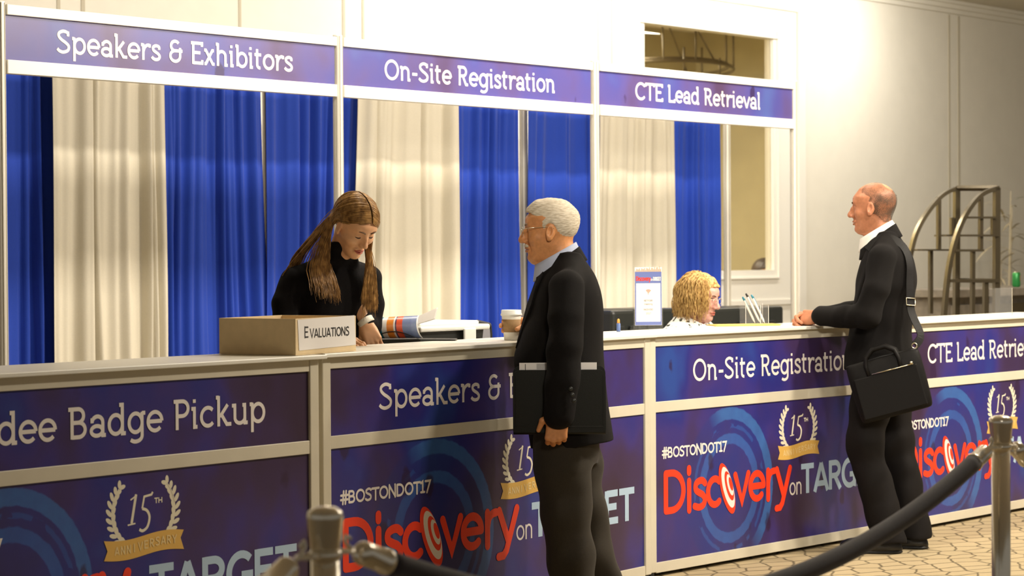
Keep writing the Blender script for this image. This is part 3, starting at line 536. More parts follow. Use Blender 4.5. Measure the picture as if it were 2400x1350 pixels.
# ---------------------------------------------------------------- distance-field sculpting
def crs(rows, n=5):
    rows = [tuple(r) for r in rows]; q = [rows[0]] + rows + [rows[-1]]; out = []
    for i in range(1, len(q) - 2):
        a, b, c, d = (np.array(v, float) for v in q[i - 1:i + 3])
        for k in range(n):
            t = k / n; out.append(.5 * (2 * b + (c - a) * t + (2 * a - 5 * b + 4 * c - d) * t * t + (3 * b - a - 3 * c + d) * t ** 3))
    return np.array(out + [np.array(rows[-1], float)])
class Vol:
    def __init__(s, lo, hi, h):
        s.lo = np.array(lo, float); s.h = h; s.n = (np.ceil((np.array(hi) - s.lo) / h).astype(int) + 1)
        s.ax = [(s.lo[i] + h * np.arange(s.n[i])).astype(np.float32) for i in range(3)]
        s.f = np.full(tuple(s.n), .5, np.float32)
    def win(s, lo, hi):
        a = [max(0, int((lo[i] - s.lo[i]) / s.h) - 1) for i in range(3)]; b = [min(int(s.n[i]), int((hi[i] - s.lo[i]) / s.h) + 3) for i in range(3)]
        if any(b[i] <= a[i] for i in range(3)): return None, None
        sl = tuple(slice(a[i], b[i]) for i in range(3))
        return sl, (s.ax[0][sl[0]][:, None, None], s.ax[1][sl[1]][None, :, None], s.ax[2][sl[2]][None, None, :])
    def put(s, sl, d, k, op):
        f = s.f[sl]
        if op == '+':
            if k > 0: h = np.clip(.5 + .5 * (f - d) / k, 0, 1); s.f[sl] = f * (1 - h) + d * h - k * h * (1 - h)
            else: s.f[sl] = np.minimum(f, d)
        elif op == '-':
            if k > 0: h = np.clip(.5 - .5 * (f + d) / k, 0, 1); s.f[sl] = f * (1 - h) - d * h + k * h * (1 - h)
            else: s.f[sl] = np.maximum(f, -d)
        else: s.f[sl] = np.maximum(f, d)
        return s
    def cone(s, a, b, ra, rb=None, k=.01, op='+', sq=None):
        rb = ra if rb is None else rb; a = np.array(a, float); b = np.array(b, float); m = max(ra, rb) * (1 if sq is None else max(1, sq[1])) + 2 * k + .03
        sl, P = s.win(np.minimum(a, b) - m, np.maximum(a, b) + m)
        if sl is None: return s
        px, py, pz = (P[i] - np.float32(a[i]) for i in range(3)); d = b - a
        if sq is not None:
            u = np.array(sq[0], float); u /= np.linalg.norm(u); g = 1 / sq[1] - 1
            t = (px * u[0] + py * u[1] + pz * u[2]) * g; px = px + t * u[0]; py = py + t * u[1]; pz = pz + t * u[2]; d = d + u * (d @ u) * g
        L = max(1e-9, d @ d); t = np.clip((px * d[0] + py * d[1] + pz * d[2]) / L, 0, 1)
        q = np.sqrt((px - t * d[0]) ** 2 + (py - t * d[1]) ** 2 + (pz - t * d[2]) ** 2) - (ra + (rb - ra) * t)
        return s.put(sl, q.astype(np.float32), k, op)
    def chain(s, pts, rs, k=.01, op='+', sq=None):
        for i in range(len(pts) - 1): s.cone(pts[i], pts[i + 1], rs[i], rs[i + 1], k, op, sq)
        return s
    def ell(s, c, r, k=.01, op='+', R=None):
        m = max(r) + 2 * k + .03; c = np.array(c, float); sl, P = s.win(c - m, c + m)
        if sl is None: return s
        p = [P[i] - np.float32(c[i]) for i in range(3)]
        if R is not None: p = [p[0] * R[0][i] + p[1] * R[1][i] + p[2] * R[2][i] for i in range(3)]
        k0 = np.sqrt(sum((p[i] / r[i]) ** 2 for i in range(3))); k1 = np.sqrt(sum((p[i] / r[i] ** 2) ** 2 for i in range(3))) + 1e-9
        return s.put(sl, (k0 * (k0 - 1) / k1).astype(np.float32), k, op)
    def tower(s, rows, k=.01, n=2.2, op='+', cap=.012):
        """rows: (z, x centre, half width, y front, y back)"""
        r = crs(rows); z0, z1 = r[0, 0], r[-1, 0]; m = .03 + 2 * k
        sl, P = s.win((np.min(r[:, 1] - r[:, 2]) - m, r[:, 4].min() - m, z0 - m), (np.max(r[:, 1] + r[:, 2]) + m, r[:, 3].max() + m, z1 + m))
        if sl is None: return s
        g = lambda c: np.interp(P[2], r[:, 0], r[:, c]).astype(np.float32)
        xc, hx, yf, yb = g(1), g(2), g(3), g(4); ry = (yf - yb) / 2; yc = (yf + yb) / 2
        q = (np.abs((P[0] - xc) / hx) ** n + np.abs((P[1] - yc) / ry) ** n) ** (1 / n)
        d = (q - 1) * np.minimum(hx, ry); e = np.maximum(z0 - P[2], P[2] - z1) + 0 * d
        d = np.where(e > -cap, np.maximum(d, e), d)
        return s.put(sl, d.astype(np.float32), k, op)
    def plane(s, nrm, off, k=0.0):
        """keep the side where p.n < off"""
        d = (s.ax[0][:, None, None] * nrm[0] + s.ax[1][None, :, None] * nrm[1] + s.ax[2][None, None, :] * nrm[2] - off).astype(np.float32)
        if k > 0: h = np.clip(.5 - .5 * (d - s.f) / k, 0, 1); s.f = d * (1 - h) + s.f * h + k * h * (1 - h)
        else: s.f = np.maximum(s.f, d)
        return s
    def warp(s, fn):
        s.f = (s.f + fn(s.ax[0][:, None, None], s.ax[1][None, :, None], s.ax[2][None, None, :])).astype(np.float32); return s
    def mesh(s):
        f = s.f; g = f < 0; n = f.shape
        c = [g[i:n[0] - 1 + i, j:n[1] - 1 + j, k:n[2] - 1 + k] for i in (0, 1) for j in (0, 1) for k in (0, 1)]
        al = c[0].copy(); an = c[0].copy()
        for q in c[1:]: al &= q; an |= q
        act = an & ~al; idx = np.argwhere(act); N = len(idx); vid = np.full(act.shape, -1, np.int64); vid[act] = np.arange(N)
        sm = np.zeros((N, 3)); ct = np.zeros(N); I, J, K = idx.T
        off = [(i, j, k) for i in (0, 1) for j in (0, 1) for k in (0, 1)]
        for a in range(8):
            for b in range(a + 1, 8):
                o, p = off[a], off[b]
                if sum(abs(o[t] - p[t]) for t in range(3)) != 1: continue
                fa = f[I + o[0], J + o[1], K + o[2]]; fb = f[I + p[0], J + p[1], K + p[2]]; m = (fa < 0) != (fb < 0)
                t = np.where(m, fa / np.where(m, fa - fb, 1), 0)
                for ax in range(3): sm[:, ax] += np.where(m, o[ax] + (p[ax] - o[ax]) * t, 0)
                ct += m
        v = s.lo + (idx + sm / ct[:, None]) * s.h; F = []
        for ax in range(3):
            b_, c_ = (ax + 1) % 3, (ax + 2) % 3
            a0 = [slice(None)] * 3; a1 = [slice(None)] * 3; a0[ax] = slice(0, n[ax] - 1); a1[ax] = slice(1, n[ax])
            g0, g1 = g[tuple(a0)], g[tuple(a1)]; ch = np.argwhere(g0 != g1)
            ch = ch[(ch[:, b_] > 0) & (ch[:, b_] < n[b_] - 1) & (ch[:, c_] > 0) & (ch[:, c_] < n[c_] - 1)]
            if not len(ch): continue
            q = []
            for db, dc in ((0, 0), (1, 0), (1, 1), (0, 1)):
                w = ch.copy(); w[:, b_] -= db; w[:, c_] -= dc; q.append(vid[w[:, 0], w[:, 1], w[:, 2]])
            q = np.stack(q, 1); inside = g0[ch[:, 0], ch[:, 1], ch[:, 2]]; q[~inside] = q[~inside][:, ::-1]; F.append(q)
        return v, np.concatenate(F)
def smooth_mesh(v, f, it=2, lam=.5):
    e = np.concatenate([f[:, [0, 1]], f[:, [1, 2]], f[:, [2, 3]], f[:, [3, 0]]]); n = len(v)
    for _ in range(it):
        s = np.zeros((n, 3)); c = np.zeros(n)
        for a, b in ((0, 1), (1, 0)):
            for ax in range(3): s[:, ax] += np.bincount(e[:, a], v[e[:, b], ax], n)
            c += np.bincount(e[:, a], minlength=n)
        v = v * (1 - lam) + lam * s / np.maximum(c, 1)[:, None]
    return v
def np_mesh(name, v, f, m, parent, smooth=True):
    me = bpy.data.meshes.new(name); me.vertices.add(len(v)); me.vertices.foreach_set('co', np.asarray(v, np.float32).ravel())
    f = np.asarray(f); me.loops.add(f.size); me.loops.foreach_set('vertex_index', f.astype(np.int32).ravel()); me.polygons.add(len(f))
    me.polygons.foreach_set('loop_start', np.arange(0, f.size, f.shape[1], dtype=np.int32)); me.polygons.foreach_set('use_smooth', np.full(len(f), smooth)); me.update(calc_edges=True); me.validate()
    me.materials.append(M[m] if isinstance(m, str) else m); o = bpy.data.objects.new(name, me); COL.objects.link(o); o.parent = parent; return o
def join(*vf):
    V, F, n = [], [], 0
    for v, f in vf: V.append(v); F.append(np.asarray(f) + n); n += len(v)
    return np.concatenate(V), np.concatenate(F)
def rotm(yaw=0, pitch=0, roll=0):
    """yaw>0 turns to the left, pitch>0 looks down, roll>0 tilts to the right shoulder (degrees)"""
    y, p, r = (math.radians(a) for a in (yaw, pitch, roll))
    Z = np.array([[math.cos(y), -math.sin(y), 0], [math.sin(y), math.cos(y), 0], [0, 0, 1]])
    X = np.array([[1, 0, 0], [0, math.cos(p), math.sin(p)], [0, -math.sin(p), math.cos(p)]])
    Yr = np.array([[math.cos(r), 0, math.sin(r)], [0, 1, 0], [-math.sin(r), 0, math.cos(r)]])
    return Z @ X @ Yr
def wr(amp, fx, fy, fz, ph=0):
    return lambda x, y, z: amp * (np.sin(x * fx + 1.7 * np.sin(z * fz * .6 + ph) + ph) * np.sin(y * fy + z * fz + 2 * ph + 1.3 * np.sin(x * fx * .5)) + .5 * np.sin(z * fz * 1.9 + y * fy * .7 + x * fx * .8 + ph))

# ---------------------------------------------------------------- heads and hands
CRAN = ((0, -.014, .030), (.0765, .099, .086))
def head_field(h=.0026, fem=0.0, jaw=1.0, nose=1.0, neck=None, fat=0.0, lo=(-.115, -.15, -.26), hi=(.115, .155, .14)):
    v = Vol(lo, hi, h)
    v.ell(*CRAN, k=0)
    j = jaw * (1 - .08 * fem); g = fat
    v.tower([(-.121, 0, .018 * j, .066, .030), (-.110, 0, .032 * j + g, .077, .012), (-.090, 0, .046 * j + g, .080, -.012), (-.065, 0, .056 * j + g, .081, -.030), (-.040, 0, .0625 + g, .081, -.045), (-.012, 0, .067 + g, .083, -.06),
             (.010, 0, .069, .081, -.065), (.030, 0, .0705, .086, -.07), (.052, 0, .069, .083, -.07), (.078, 0, .040, .045, -.04)], k=.022, n=2.35)
    v.cone((-.040, .072, .024), (.040, .072, .024), .0115 - .004 * fem, k=.014)                    # brow
    for sx in (-1, 1):
        v.ell((sx * .0325, .0935, .001), (.0185, .015, .0115), .012, '-')                          # socket
        v.ell((sx * .0315, .0690, .001), (.0155, .0135, .0125), .004)                              # lids over the ball
        v.ell((sx * .043, .055, -.030), (.021, .022, .020), .020)                                  # cheekbone
        v.ell((sx * .012, .094, -.0405), (.0085 * nose, .011, .0075), .006)                        # nostril wing
        v.cone((sx * .020, .083, -.052), (sx * .030, .074, -.076), .0035, .003, .012, '-')
    v.chain([(0, .082, .012), (0, .093, -.008), (0, .1045, -.030), (0, .107, -.036)], [.0085 * nose, .0085 * nose, .0095 * nose, .0105 * nose], .010)
    v.cone((0, .074, .014), (0, .084, -.034), .0125, .0140, .008)
    for sx in (-1, 1): v.ell((sx * .0065, .1015, -.0475), (.0036, .006, .003), .003, '-')
    v.ell((0, .079, -.065), (.024, .011, .0075), .008); v.ell((0, .077, -.078), (.020, .0115, .0075), .008)       # lip mounds
    v.cone((0, .0840, -.046), (0, .0800, -.062), .0085, .0085, .008)
    v.cone((-.021, .0855, -.0715), (.021, .0855, -.0715), .0018, k=.004, op='-')
    v.ell((0, .070, -.104), (.019, .0145, .014), .016)
    for sx in (-1, 1):                                                                              # ears
        R = rotm(sx * -18, 0, 0) @ rotm(0, -12, 0)
        v.ell((sx * .0775, -.003, -.008), (.0085, .0185, .0320), .006, '+', R); v.ell((sx * .0850, .001, -.006), (.0060, .0098, .0175), .004, '-', R)
        v.ell((sx * .0775, .003, -.034), (.0065, .0095, .0095), .006); v.ell((sx * .079, .010, -.010), (.004, .005, .007), .003)
    if neck is not None:
        b = np.array(neck, float); v.cone((0, -.030, -.060), b, .055 - .008 * fem + g, .057 - .009 * fem + g, .025); v.cone((0, .030, -.105), b + np.array((0, .02 - .025 * fem, .01)), .030 - .014 * fem + g, .045 - .012 * fem, .03)
    return v
def head_bits(root, T, eyecol='iris', lip=None, brow='brow', look=(0, 0), closed=False, lash=None, wbrow=.0042):
    """eyes, brows, lips placed with T (local head point -> person point)"""
    tp = lambda v: np.array([T(q) for q in v])
    for sx in (-1, 1):
        e = MB().sphere((sx * .0320, .0700, .001), .0122, 14, 10)
        if not closed:
            o = mesh_obj('eye', tp(e.v), e.f, 'eyew', root, True); i = MB(); c = (sx * .0320 + look[0], .0700 + .0088, .001 + look[1]); i.sphere(c, (.0052, .0042, .0052), 10, 6); mesh_obj('iris', tp(i.v), i.f, eyecol, o, True)
    for sx in (-1, 1):
        b = MB(); b.tube([(sx * .014, .0905, .0190), (sx * .028, .0895, .0245), (sx * .040, .0825, .0245), (sx * .050, .0720, .0190)], [wbrow, wbrow * 1.1, wbrow * .9, wbrow * .4], 6, True, .6)
        mesh_obj('eyebrow', tp(b.v), b.f, brow, root, True)
        if lash:
            zz = -.0075 if closed else .0085; b = MB().tube([(sx * .0185, .0785, zz + .002), (sx * .026, .0832, zz), (sx * .034, .0828, zz - .0004), (sx * .042, .0775, zz + .001), (sx * .0475, .0705, zz + .003)], [.0010, .0017, .0019, .0019, .0009], 6)
            mesh_obj('eyelash', tp(b.v), b.f, lash, root, True)
    if lip:
        b = MB().tube([(-.0235, .0800, -.0715), (-.012, .0885, -.0672), (-.004, .0912, -.0660), (0, .0905, -.0672), (.004, .0912, -.0660), (.012, .0885, -.0672), (.0235, .0800, -.0715)], [.0012, .0038, .0046, .0044, .0046, .0038, .0012], 8, True)
        b.tube([(-.022, .0800, -.0728), (-.010, .0878, -.0775), (0, .0895, -.0785), (.010, .0878, -.0775), (.022, .0800, -.0728)], [.0012, .0046, .0056, .0046, .0012], 8, True)
        mesh_obj('lips', tp(b.v), b.f, lip, root, True)
def hand_mesh(wrist, Y, Z, left, curls, thumb=((.052, .045, -.012), (.060, .080, -.020)), spread=.0, h=.0022, arm=None, sc=1.0):
    """wrist point, Y finger direction, Z back-of-hand direction; curls: 4 x (a,b,c) degrees; thumb: joint and tip in hand space"""
    Y = np.array(Y, float); Y /= np.linalg.norm(Y); Z = np.array(Z, float); Z -= Y * (Z @ Y); Z /= np.linalg.norm(Z); Xd = np.cross(Y, Z) * (1 if left else -1)
    v = Vol((-.12, -.09, -.13), (.12, .22, .06), h); m = 1
    kx = (.030, .0105, -.0100, -.0285); ky = (.090, .095, .090, .081); L = ((.044, .026, .022), (.049, .030, .023), (.045, .028, .023), (.036, .021, .020)); rr = (.0098, .0100, .0095, .0085)
    for q in range(4):
        v.cone((kx[q] * .62, .004, -.002), (kx[q], ky[q], 0), .0150, .0118, .012, sq=((0, 0, 1), .95))
        p = np.array((kx[q], ky[q], 0.)); a = 0; sp = spread * (1.5 - q) * .12
        for t in range(3):
            a += math.radians(curls[q][t]); d = np.array((sp, math.cos(a), -math.sin(a))); n = p + d * L[q][t]
            r0 = rr[q] * (1 - .10 * t); v.cone(p, n, r0, r0 * .9, .004); v.ell(p, (r0 * 1.06,) * 3, .004); p = n
    v.ell((0, .045, -.010), (.038, .046, .014), .012); v.ell((.022, .030, -.014), (.016, .026, .014), .012)
    b = np.array((.020, .014, -.010)); t1, t2 = np.array(thumb[0]), np.array(thumb[1])
    v.cone(b, t1, .0160, .0115, .010); v.cone(t1, t2, .0112, .0088, .005)
    v.cone((0, -.085 if arm is None else arm, -.004), (0, .006, -.003), .028, .024, .016, sq=((0, 0, 1), .78))
    V, F = v.mesh(); V = smooth_mesh(V, F, 1) * sc
    if not left: V = V * np.array((1, 1, 1))
    W = np.array(wrist) + V[:, :1] * Xd + V[:, 1:2] * Y + V[:, 2:] * Z
    if np.dot(np.cross(Xd, Y), Z) < 0: F = F[:, ::-1]
    return W, F
def sim_strand(p, d, C, Rinv, n, step, grav, r_pad, end_z=None, wave=0, ph=0, keep=None):
    """comb a hair from point p with direction d over the head ellipsoid, then let it fall"""
    pts = [p.copy()]
    for i in range(n):
        d = d * (1 - grav) + np.array((0, 0, -1.0)) * grav; d /= np.linalg.norm(d); p = p + d * step
        for c, ax, A in C:
            q = A @ (p - c) / ax; L = np.linalg.norm(q)
            if L < 1 + r_pad: p = c + A.T @ (q / L * (1 + r_pad) * ax)
        if wave: p = p + wave * np.array((math.sin(i * .9 + ph), math.cos(i * 1.1 + ph * 2), .4 * math.sin(i * 1.3 + ph)))
        d = p - pts[-1]; d /= max(1e-9, np.linalg.norm(d)); pts.append(p.copy())
        if end_z is not None and p[2] < end_z: break
    return pts
def strand_mesh(strands, r, name, m, parent, flat=1.0):
    b = MB()
    for s_ in strands:
        n = len(s_); b.tube([tuple(q) for q in s_], [r * (1 - .75 * max(0, (i / max(1, n - 1)) - .55) / .45) for i in range(n)], 4, False, flat)
    return b.build(name, m, parent, True)
def hair_mat(name, c0, c1, scale=(60, 60, 6), rough=.42):
    m = bpy.data.materials.new(name); m.use_nodes = True; nt = m.node_tree; b = nt.nodes['Principled BSDF']; tc = nt.nodes.new('ShaderNodeTexCoord'); mp = nt.nodes.new('ShaderNodeMapping'); mp.inputs['Scale'].default_value = scale; nt.links.new(tc.outputs['Object'], mp.inputs[0])
    n = nt.nodes.new('ShaderNodeTexNoise'); n.inputs['Scale'].default_value = 1; n.inputs['Detail'].default_value = 5; nt.links.new(mp.outputs[0], n.inputs['Vector'])
    r = nt.nodes.new('ShaderNodeValToRGB'); nt.links.new(n.outputs[0], r.inputs[0]); e = r.color_ramp.elements; e[0].position = .33; e[0].color = (*c0, 1); e[1].position = .68; e[1].color = (*c1, 1)
    nt.links.new(r.outputs[0], b.inputs['Base Color']); b.inputs['Roughness'].default_value = rough; b.inputs['Specular IOR Level'].default_value = .35
    bp = nt.nodes.new('ShaderNodeBump'); bp.inputs['Strength'].default_value = .5; bp.inputs['Distance'].default_value = .004; nt.links.new(n.outputs[0], bp.inputs['Height']); nt.links.new(bp.outputs[0], b.inputs['Normal']); return m
M['hair_grey'] = hair_mat('silver_hair', (.44, .36, .25), (.74, .66, .52), (60, 45, 320), .6)
M['hair_honey'] = hair_mat('honey_brown_hair', (.16, .074, .020), (.46, .255, .080), (60, 60, 40), .38)
M['hair_blonde'] = hair_mat('blonde_hair', (.24, .115, .024), (.72, .48, .17), (90, 90, 60), .45)
M['hair_dark'] = hair_mat('dark_brown_hair', (.012, .006, .003), (.05, .025, .012), (120, 120, 20), .5)
def stubble_mat():
    m = mat('cropped_stubble', (.060, .040, .024), .8); nt = m.node_tree; b = nt.nodes['Principled BSDF']; tc = nt.nodes.new('ShaderNodeTexCoord')
    n = nt.nodes.new('ShaderNodeTexNoise'); n.inputs['Scale'].default_value = 420; n.inputs['Detail'].default_value = 2; nt.links.new(tc.outputs['Object'], n.inputs['Vector'])
    n2 = nt.nodes.new('ShaderNodeTexNoise'); n2.inputs['Scale'].default_value = 24; nt.links.new(tc.outputs['Object'], n2.inputs['Vector'])
    x = mth(nt, 'ADD', n.outputs[0], mth(nt, 'MULTIPLY', n2.outputs[0], .5)); sp = nt.nodes.new('ShaderNodeSeparateXYZ'); nt.links.new(tc.outputs['Object'], sp.inputs[0]); hi = mth(nt, 'DIVIDE', mth(nt, 'SUBTRACT', 1.745, sp.outputs[2]), .085, clamp=True); nt.links.new(mth(nt, 'MULTIPLY', mth(nt, 'DIVIDE', mth(nt, 'SUBTRACT', x, .58), .26, clamp=True), mth(nt, 'ADD', .25, mth(nt, 'MULTIPLY', hi, .6))), b.inputs['Alpha']); return m
M['stubble'] = stubble_mat()
# ---------------------------------------------------------------- people
def ref(z, s=1.0): return z
def make_root(pos, F, label):
    return empty('person', (pos[0], pos[1], 0), math.atan2(F[1], F[0]) - PI / 2, label, 'person')
def underbody(J, h=.013):
    """hidden continuous body below the clothes, from joints"""
    P = np.array(list(J.values())); v = Vol(P.min(0) - .16, P.max(0) + .16, h)
    nk, ch, pv = (np.array(J[k]) for k in ('neck', 'chest', 'pelvis'))
    v.cone(nk, ch, .050, .085, .05); v.cone(ch, pv, .115, .115, .05, sq=((1, 0, 0), 1.22))
    for s_ in 'LR':
        if 'sh' + s_ in J:
            v.cone(ch + np.array((0, 0, .05)), J['sh' + s_], .06, .050, .04); v.cone(J['sh' + s_], J['el' + s_], .044, .036, .02); v.cone(J['el' + s_], J['wr' + s_], .036, .027, .02)
        if 'hip' + s_ in J:
            v.cone(pv, J['hip' + s_], .09, .080, .04); v.cone(J['hip' + s_], J['kn' + s_], .078, .052, .02); v.cone(J['kn' + s_], J['an' + s_], .050, .036, .02); a = np.array(J['an' + s_]); v.cone(a, a + np.array(J.get('toe', (0, .12, -.05))), .034, .026, .02)
    return v.mesh()
def head_mesh(pos, R, s, neck, **kw):
    ln = R.T @ (np.array(neck) - np.array(pos)) / s; v = head_field(neck=ln, **kw); V, F = v.mesh(); V = smooth_mesh(V, F, 1, .4)
    return (np.array(pos) + s * V @ R.T, F), (lambda q: np.array(pos) + s * (R @ np.array(q, float)))
def shoe(root, heel, yaw, m='shoe', L=.28):
    v = Vol((-.07, -.08, 0), (.07, .25, .13), .0045); v.tower([(.0, 0, .036, .20, -.065), (.018, 0, .041, .208, -.068), (.04, 0, .040, .203, -.062), (.055, 0, .036, .15, -.055), (.075, 0, .033, .07, -.05), (.10, 0, .034, .04, -.05), (.12, 0, .034, .035, -.045)], k=.01, n=2.3)
    v.ell((0, .14, .035), (.043, .07, .030), .012); V, F = v.mesh(); a = math.radians(yaw); c, s_ = math.cos(a), math.sin(a); V = V * (L / .28)
    W = np.stack([heel[0] + V[:, 0] * c - V[:, 1] * s_, heel[1] + V[:, 0] * s_ + V[:, 1] * c, V[:, 2] + heel[2] + .004], 1); o = np_mesh('shoe', W, F, m, root)
    b = MB().tube([(heel[0] + x * c - y * s_, heel[1] + x * s_ + y * c, heel[2] + .008) for x, y in ((0, -.066), (.03, -.05), (.034, 0), (.036, .08), (.043, .14), (.03, .19), (0, .208), (-.03, .19), (-.043, .14), (-.036, .08), (-.034, 0), (-.03, -.05), (0, -.066))], .006, 6); b.build('sole', 'gap', o, True)
def collar_ring(root, name, c0, r0, c1, r1, m, n=40, th=.004, gap=0.0, tilt0=0, tilt1=0, power=1.0):
    """a standing band between a lower and an upper ellipse; gap opens it at the front"""
    v = []; N = n
    for t in np.linspace(0, 1, 5):
        for k in range(N + 1):
            a = PI / 2 + gap + (2 * PI - 2 * gap) * k / N; c = np.array(c0) * (1 - t) + np.array(c1) * t; rx = r0[0] * (1 - t) + r1[0] * t; ry = r0[1] * (1 - t) + r1[1] * t
            v.append((c[0] + rx * math.cos(a), c[1] + ry * math.sin(a), c[2] + (tilt0 * (1 - t) + tilt1 * t) * math.sin(a)))
    f = [(j * (N + 1) + k, j * (N + 1) + k + 1, (j + 1) * (N + 1) + k + 1, (j + 1) * (N + 1) + k) for j in range(4) for k in range(N)]
    o = mesh_obj(name, v, f, m, root, True); s_ = o.modifiers.new('thick', 'SOLIDIFY'); s_.thickness = th; s_.offset = 0; return o

# ---- grey haired man in profile at the Speakers counter
def man_grey():
    root = make_root((6.6455, -.20), (-.651, .759), 'grey haired man in black blazer holding a black folder and coffee cup')
    hp, R, s = (0, .035, 1.507), rotm(0, 1, 0), 1.02
    J = dict(neck=(0, -.03, 1.37), chest=(0, -.02, 1.22), pelvis=(0, -.02, .86), shL=(-.165, -.02, 1.285), elL=(-.265, -.03, 1.06), wrL=(-.285, .0, .80), shR=(.165, -.03, 1.285), elR=(.32, -.02, 1.13), wrR=(.45, .075, 1.12),
             hipL=(-.09, -.03, .82), knL=(-.095, -.02, .45), anL=(-.10, -.09, .08), hipR=(.09, -.04, .82), knR=(.10, -.075, .45), anR=(.11, -.17, .08))
    hd, T = head_mesh(hp, R, s, (0, -.030, 1.355), nose=1.12, fat=.003)
    hl = hand_mesh((-.283, .012, .815), (0.02, .08, -1), (-1, .05, .02), True, ((62, 75, 45), (66, 80, 45), (68, 80, 45), (66, 78, 45)), thumb=((.054, .030, -.004), (.066, .066, -.010)), sc=1.04)
    cup = np.array((.432, .185, 1.065))
    hr = hand_mesh(cup + np.array((-.030, -.112, .062)), (-.18, .95, .04), (.20, -.25, .15), False, ((8, 35, 30), (10, 38, 30), (12, 40, 30), (14, 40, 35)), thumb=((.046, .048, -.030), (.035, .086, -.050)))
    # right hand wraps the far side: back of hand turned away from the counter edge
    hr = hand_mesh(cup + np.array((.055, -.116, .048)), (-.06, 1, .06), (.96, .05, .2), False, ((14, 34, 30), (16, 36, 30), (16, 36, 30), (18, 38, 32)), thumb=((.034, .050, -.064), (.014, .100, -.106)))
    V, F = join(hd, underbody(J), hl, hr); np_mesh('body', V, F, 'skin1', root)
    head_bits(root, T, brow='gbrow', lip='lipm')
    # hair
    v = Vol((-.12, -.15, -.12), (.12, .13, .15), .0028); v.ell((0, -.014, .033), (.0825, .104, .0890), 0); v.chain([(-.02, .00, .092), (-.02, .040, .088), (-.018, .070, .074)], [.019, .015, .011], .03); v.chain([(.02, .00, .092), (.02, .040, .088), (.018, .070, .074)], [.019, .015, .011], .03)
    X, Y_, Z_ = v.ax[0][:, None, None], v.ax[1][None, :, None], v.ax[2][None, None, :]
    yh = np.interp(v.ax[2], (-.10, -.078, -.05, -.035, -.030, -.005, .02, .035, .05, .066, .075, .13), (-.075, -.060, -.040, -.025, .020, .028, .036, .044, .060, .072, .12, .12))[None, None, :].astype(np.float32)
    k = np.clip(.5 + .5 * (v.f - (Y_ - yh)) / .012, 0, 1); v.f = (v.f * k + (Y_ - yh) * (1 - k) + .012 * k * (1 - k)).astype(np.float32); v.f = np.maximum(v.f, -.080 - Z_ + 0 * X)
    for sx in (-1, 1): v.ell((sx * .082, -.001, -.010), (.020, .024, .036), .006, '-')
    v.warp(lambda x, y, z: (.0005) * np.sin(y * 260 + z * 420 + 3 * np.sin(x * 60)) + .0012 * np.sin(z * 70 + y * 50 + x * 40))
    V, F = v.mesh(); V = smooth_mesh(V, F, 1, .3); np_mesh('hair', np.array(hp) + s * V @ R.T, F, 'hair_grey', root)
    b = MB().tube([(-.024, .083, -.0605), (-.012, .0890, -.0575), (0, .0905, -.0570), (.012, .0890, -.0575), (.024, .083, -.0605)], [.003, .0065, .0075, .0065, .003], 8); mesh_obj('moustache', [T(q) for q in b.v], b.f, 'hair_grey', root, True)
    # glasses
    g = empty('glasses'); g.parent = root; tf = lambda b, n, m: mesh_obj(n, [T(q) for q in b.v], b.f, m, g, True)
    for sx in (-1, 1):
        tf(MB().tube([(sx * (.033 + .022 * math.cos(a)), .1035 - .004 * abs(math.cos(a)) + .001 * math.sin(a), -.002 + .016 * math.sin(a)) for a in [2 * PI * q / 20 for q in range(21)]], .0011, 6, False), 'rim', 'steel')
        tf(MB().tube([(sx * .055, .100, .004), (sx * .070, .088, .008), (sx * .076, .045, .010), (sx * .081, .000, .012), (sx * .081, -.016, .004)], .0012, 6), 'temple', 'steel')
        ln = MB(); ring = [(sx * (.033 + .0215 * math.cos(a)), .1030 - .004 * abs(math.cos(a)), -.002 + .0155 * math.sin(a)) for a in [2 * PI * q / 20 for q in range(20)]]; ln.add(ring, [tuple(range(20))]); tf(ln, 'lens', 'acrylic')
    tf(MB().tube([(-.011, .1035, .002), (0, .1065, .005), (.011, .1035, .002)], .0012, 6), 'bridge', 'steel')
    # shirt collar and front
    collar_ring(root, 'shirt_collar', (0, .006, 1.362), (.082, .092), (0, .012, 1.416), (.070, .078), 'shirtblue', tilt0=-.055, tilt1=-.044, gap=.08, th=.005)
    v = Vol((-.12, -.02, 1.10), (.12, .16, 1.36), .006); v.tower([(1.12, 0, .085, .128, .0), (1.22, 0, .08, .108, 0), (1.30, 0, .072, .085, 0), (1.345, 0, .062, .070, 0)], k=0); V, F = v.mesh(); np_mesh('shirt', V, F, 'shirtblue', root)
    # blazer
    v = Vol((-.42, -.30, .62), (.50, .26, 1.46), .0055)
    v.tower([(.650, 0, .214, .110, -.215), (.74, 0, .216, .126, -.204), (.84, 0, .212, .146, -.186), (.94, 0, .206, .166, -.176), (1.02, 0, .200, .174, -.172), (1.10, 0, .198, .150, -.172), (1.18, 0, .196, .122, -.174), (1.26, 0, .190, .104, -.166), (1.32, 0, .165, .074, -.146), (1.36, 0, .125, .048, -.122), (1.395, 0, .088, .032, -.100), (1.415, 0, .080, .022, -.092)], k=.0, n=2.3)
    v.cone((-.165, -.04, 1.318), (-.06, -.045, 1.375), .050, .045, .03); v.cone((.165, -.04, 1.318), (.06, -.045, 1.375), .050, .045, .03)
    v.chain([(-.205, -.025, 1.285), (-.252, -.022, 1.17), (-.275, -.016, 1.06), (-.285, -.004, .93), (-.288, .008, .812)], [.070, .068, .066, .062, .058], .014)
    v.chain([(.200, -.035, 1.285), (.275, -.03, 1.19), (.330, -.02, 1.125), (.40, .035, 1.128), (.472, .052, 1.122)], [.068, .064, .060, .052, .046], .014)
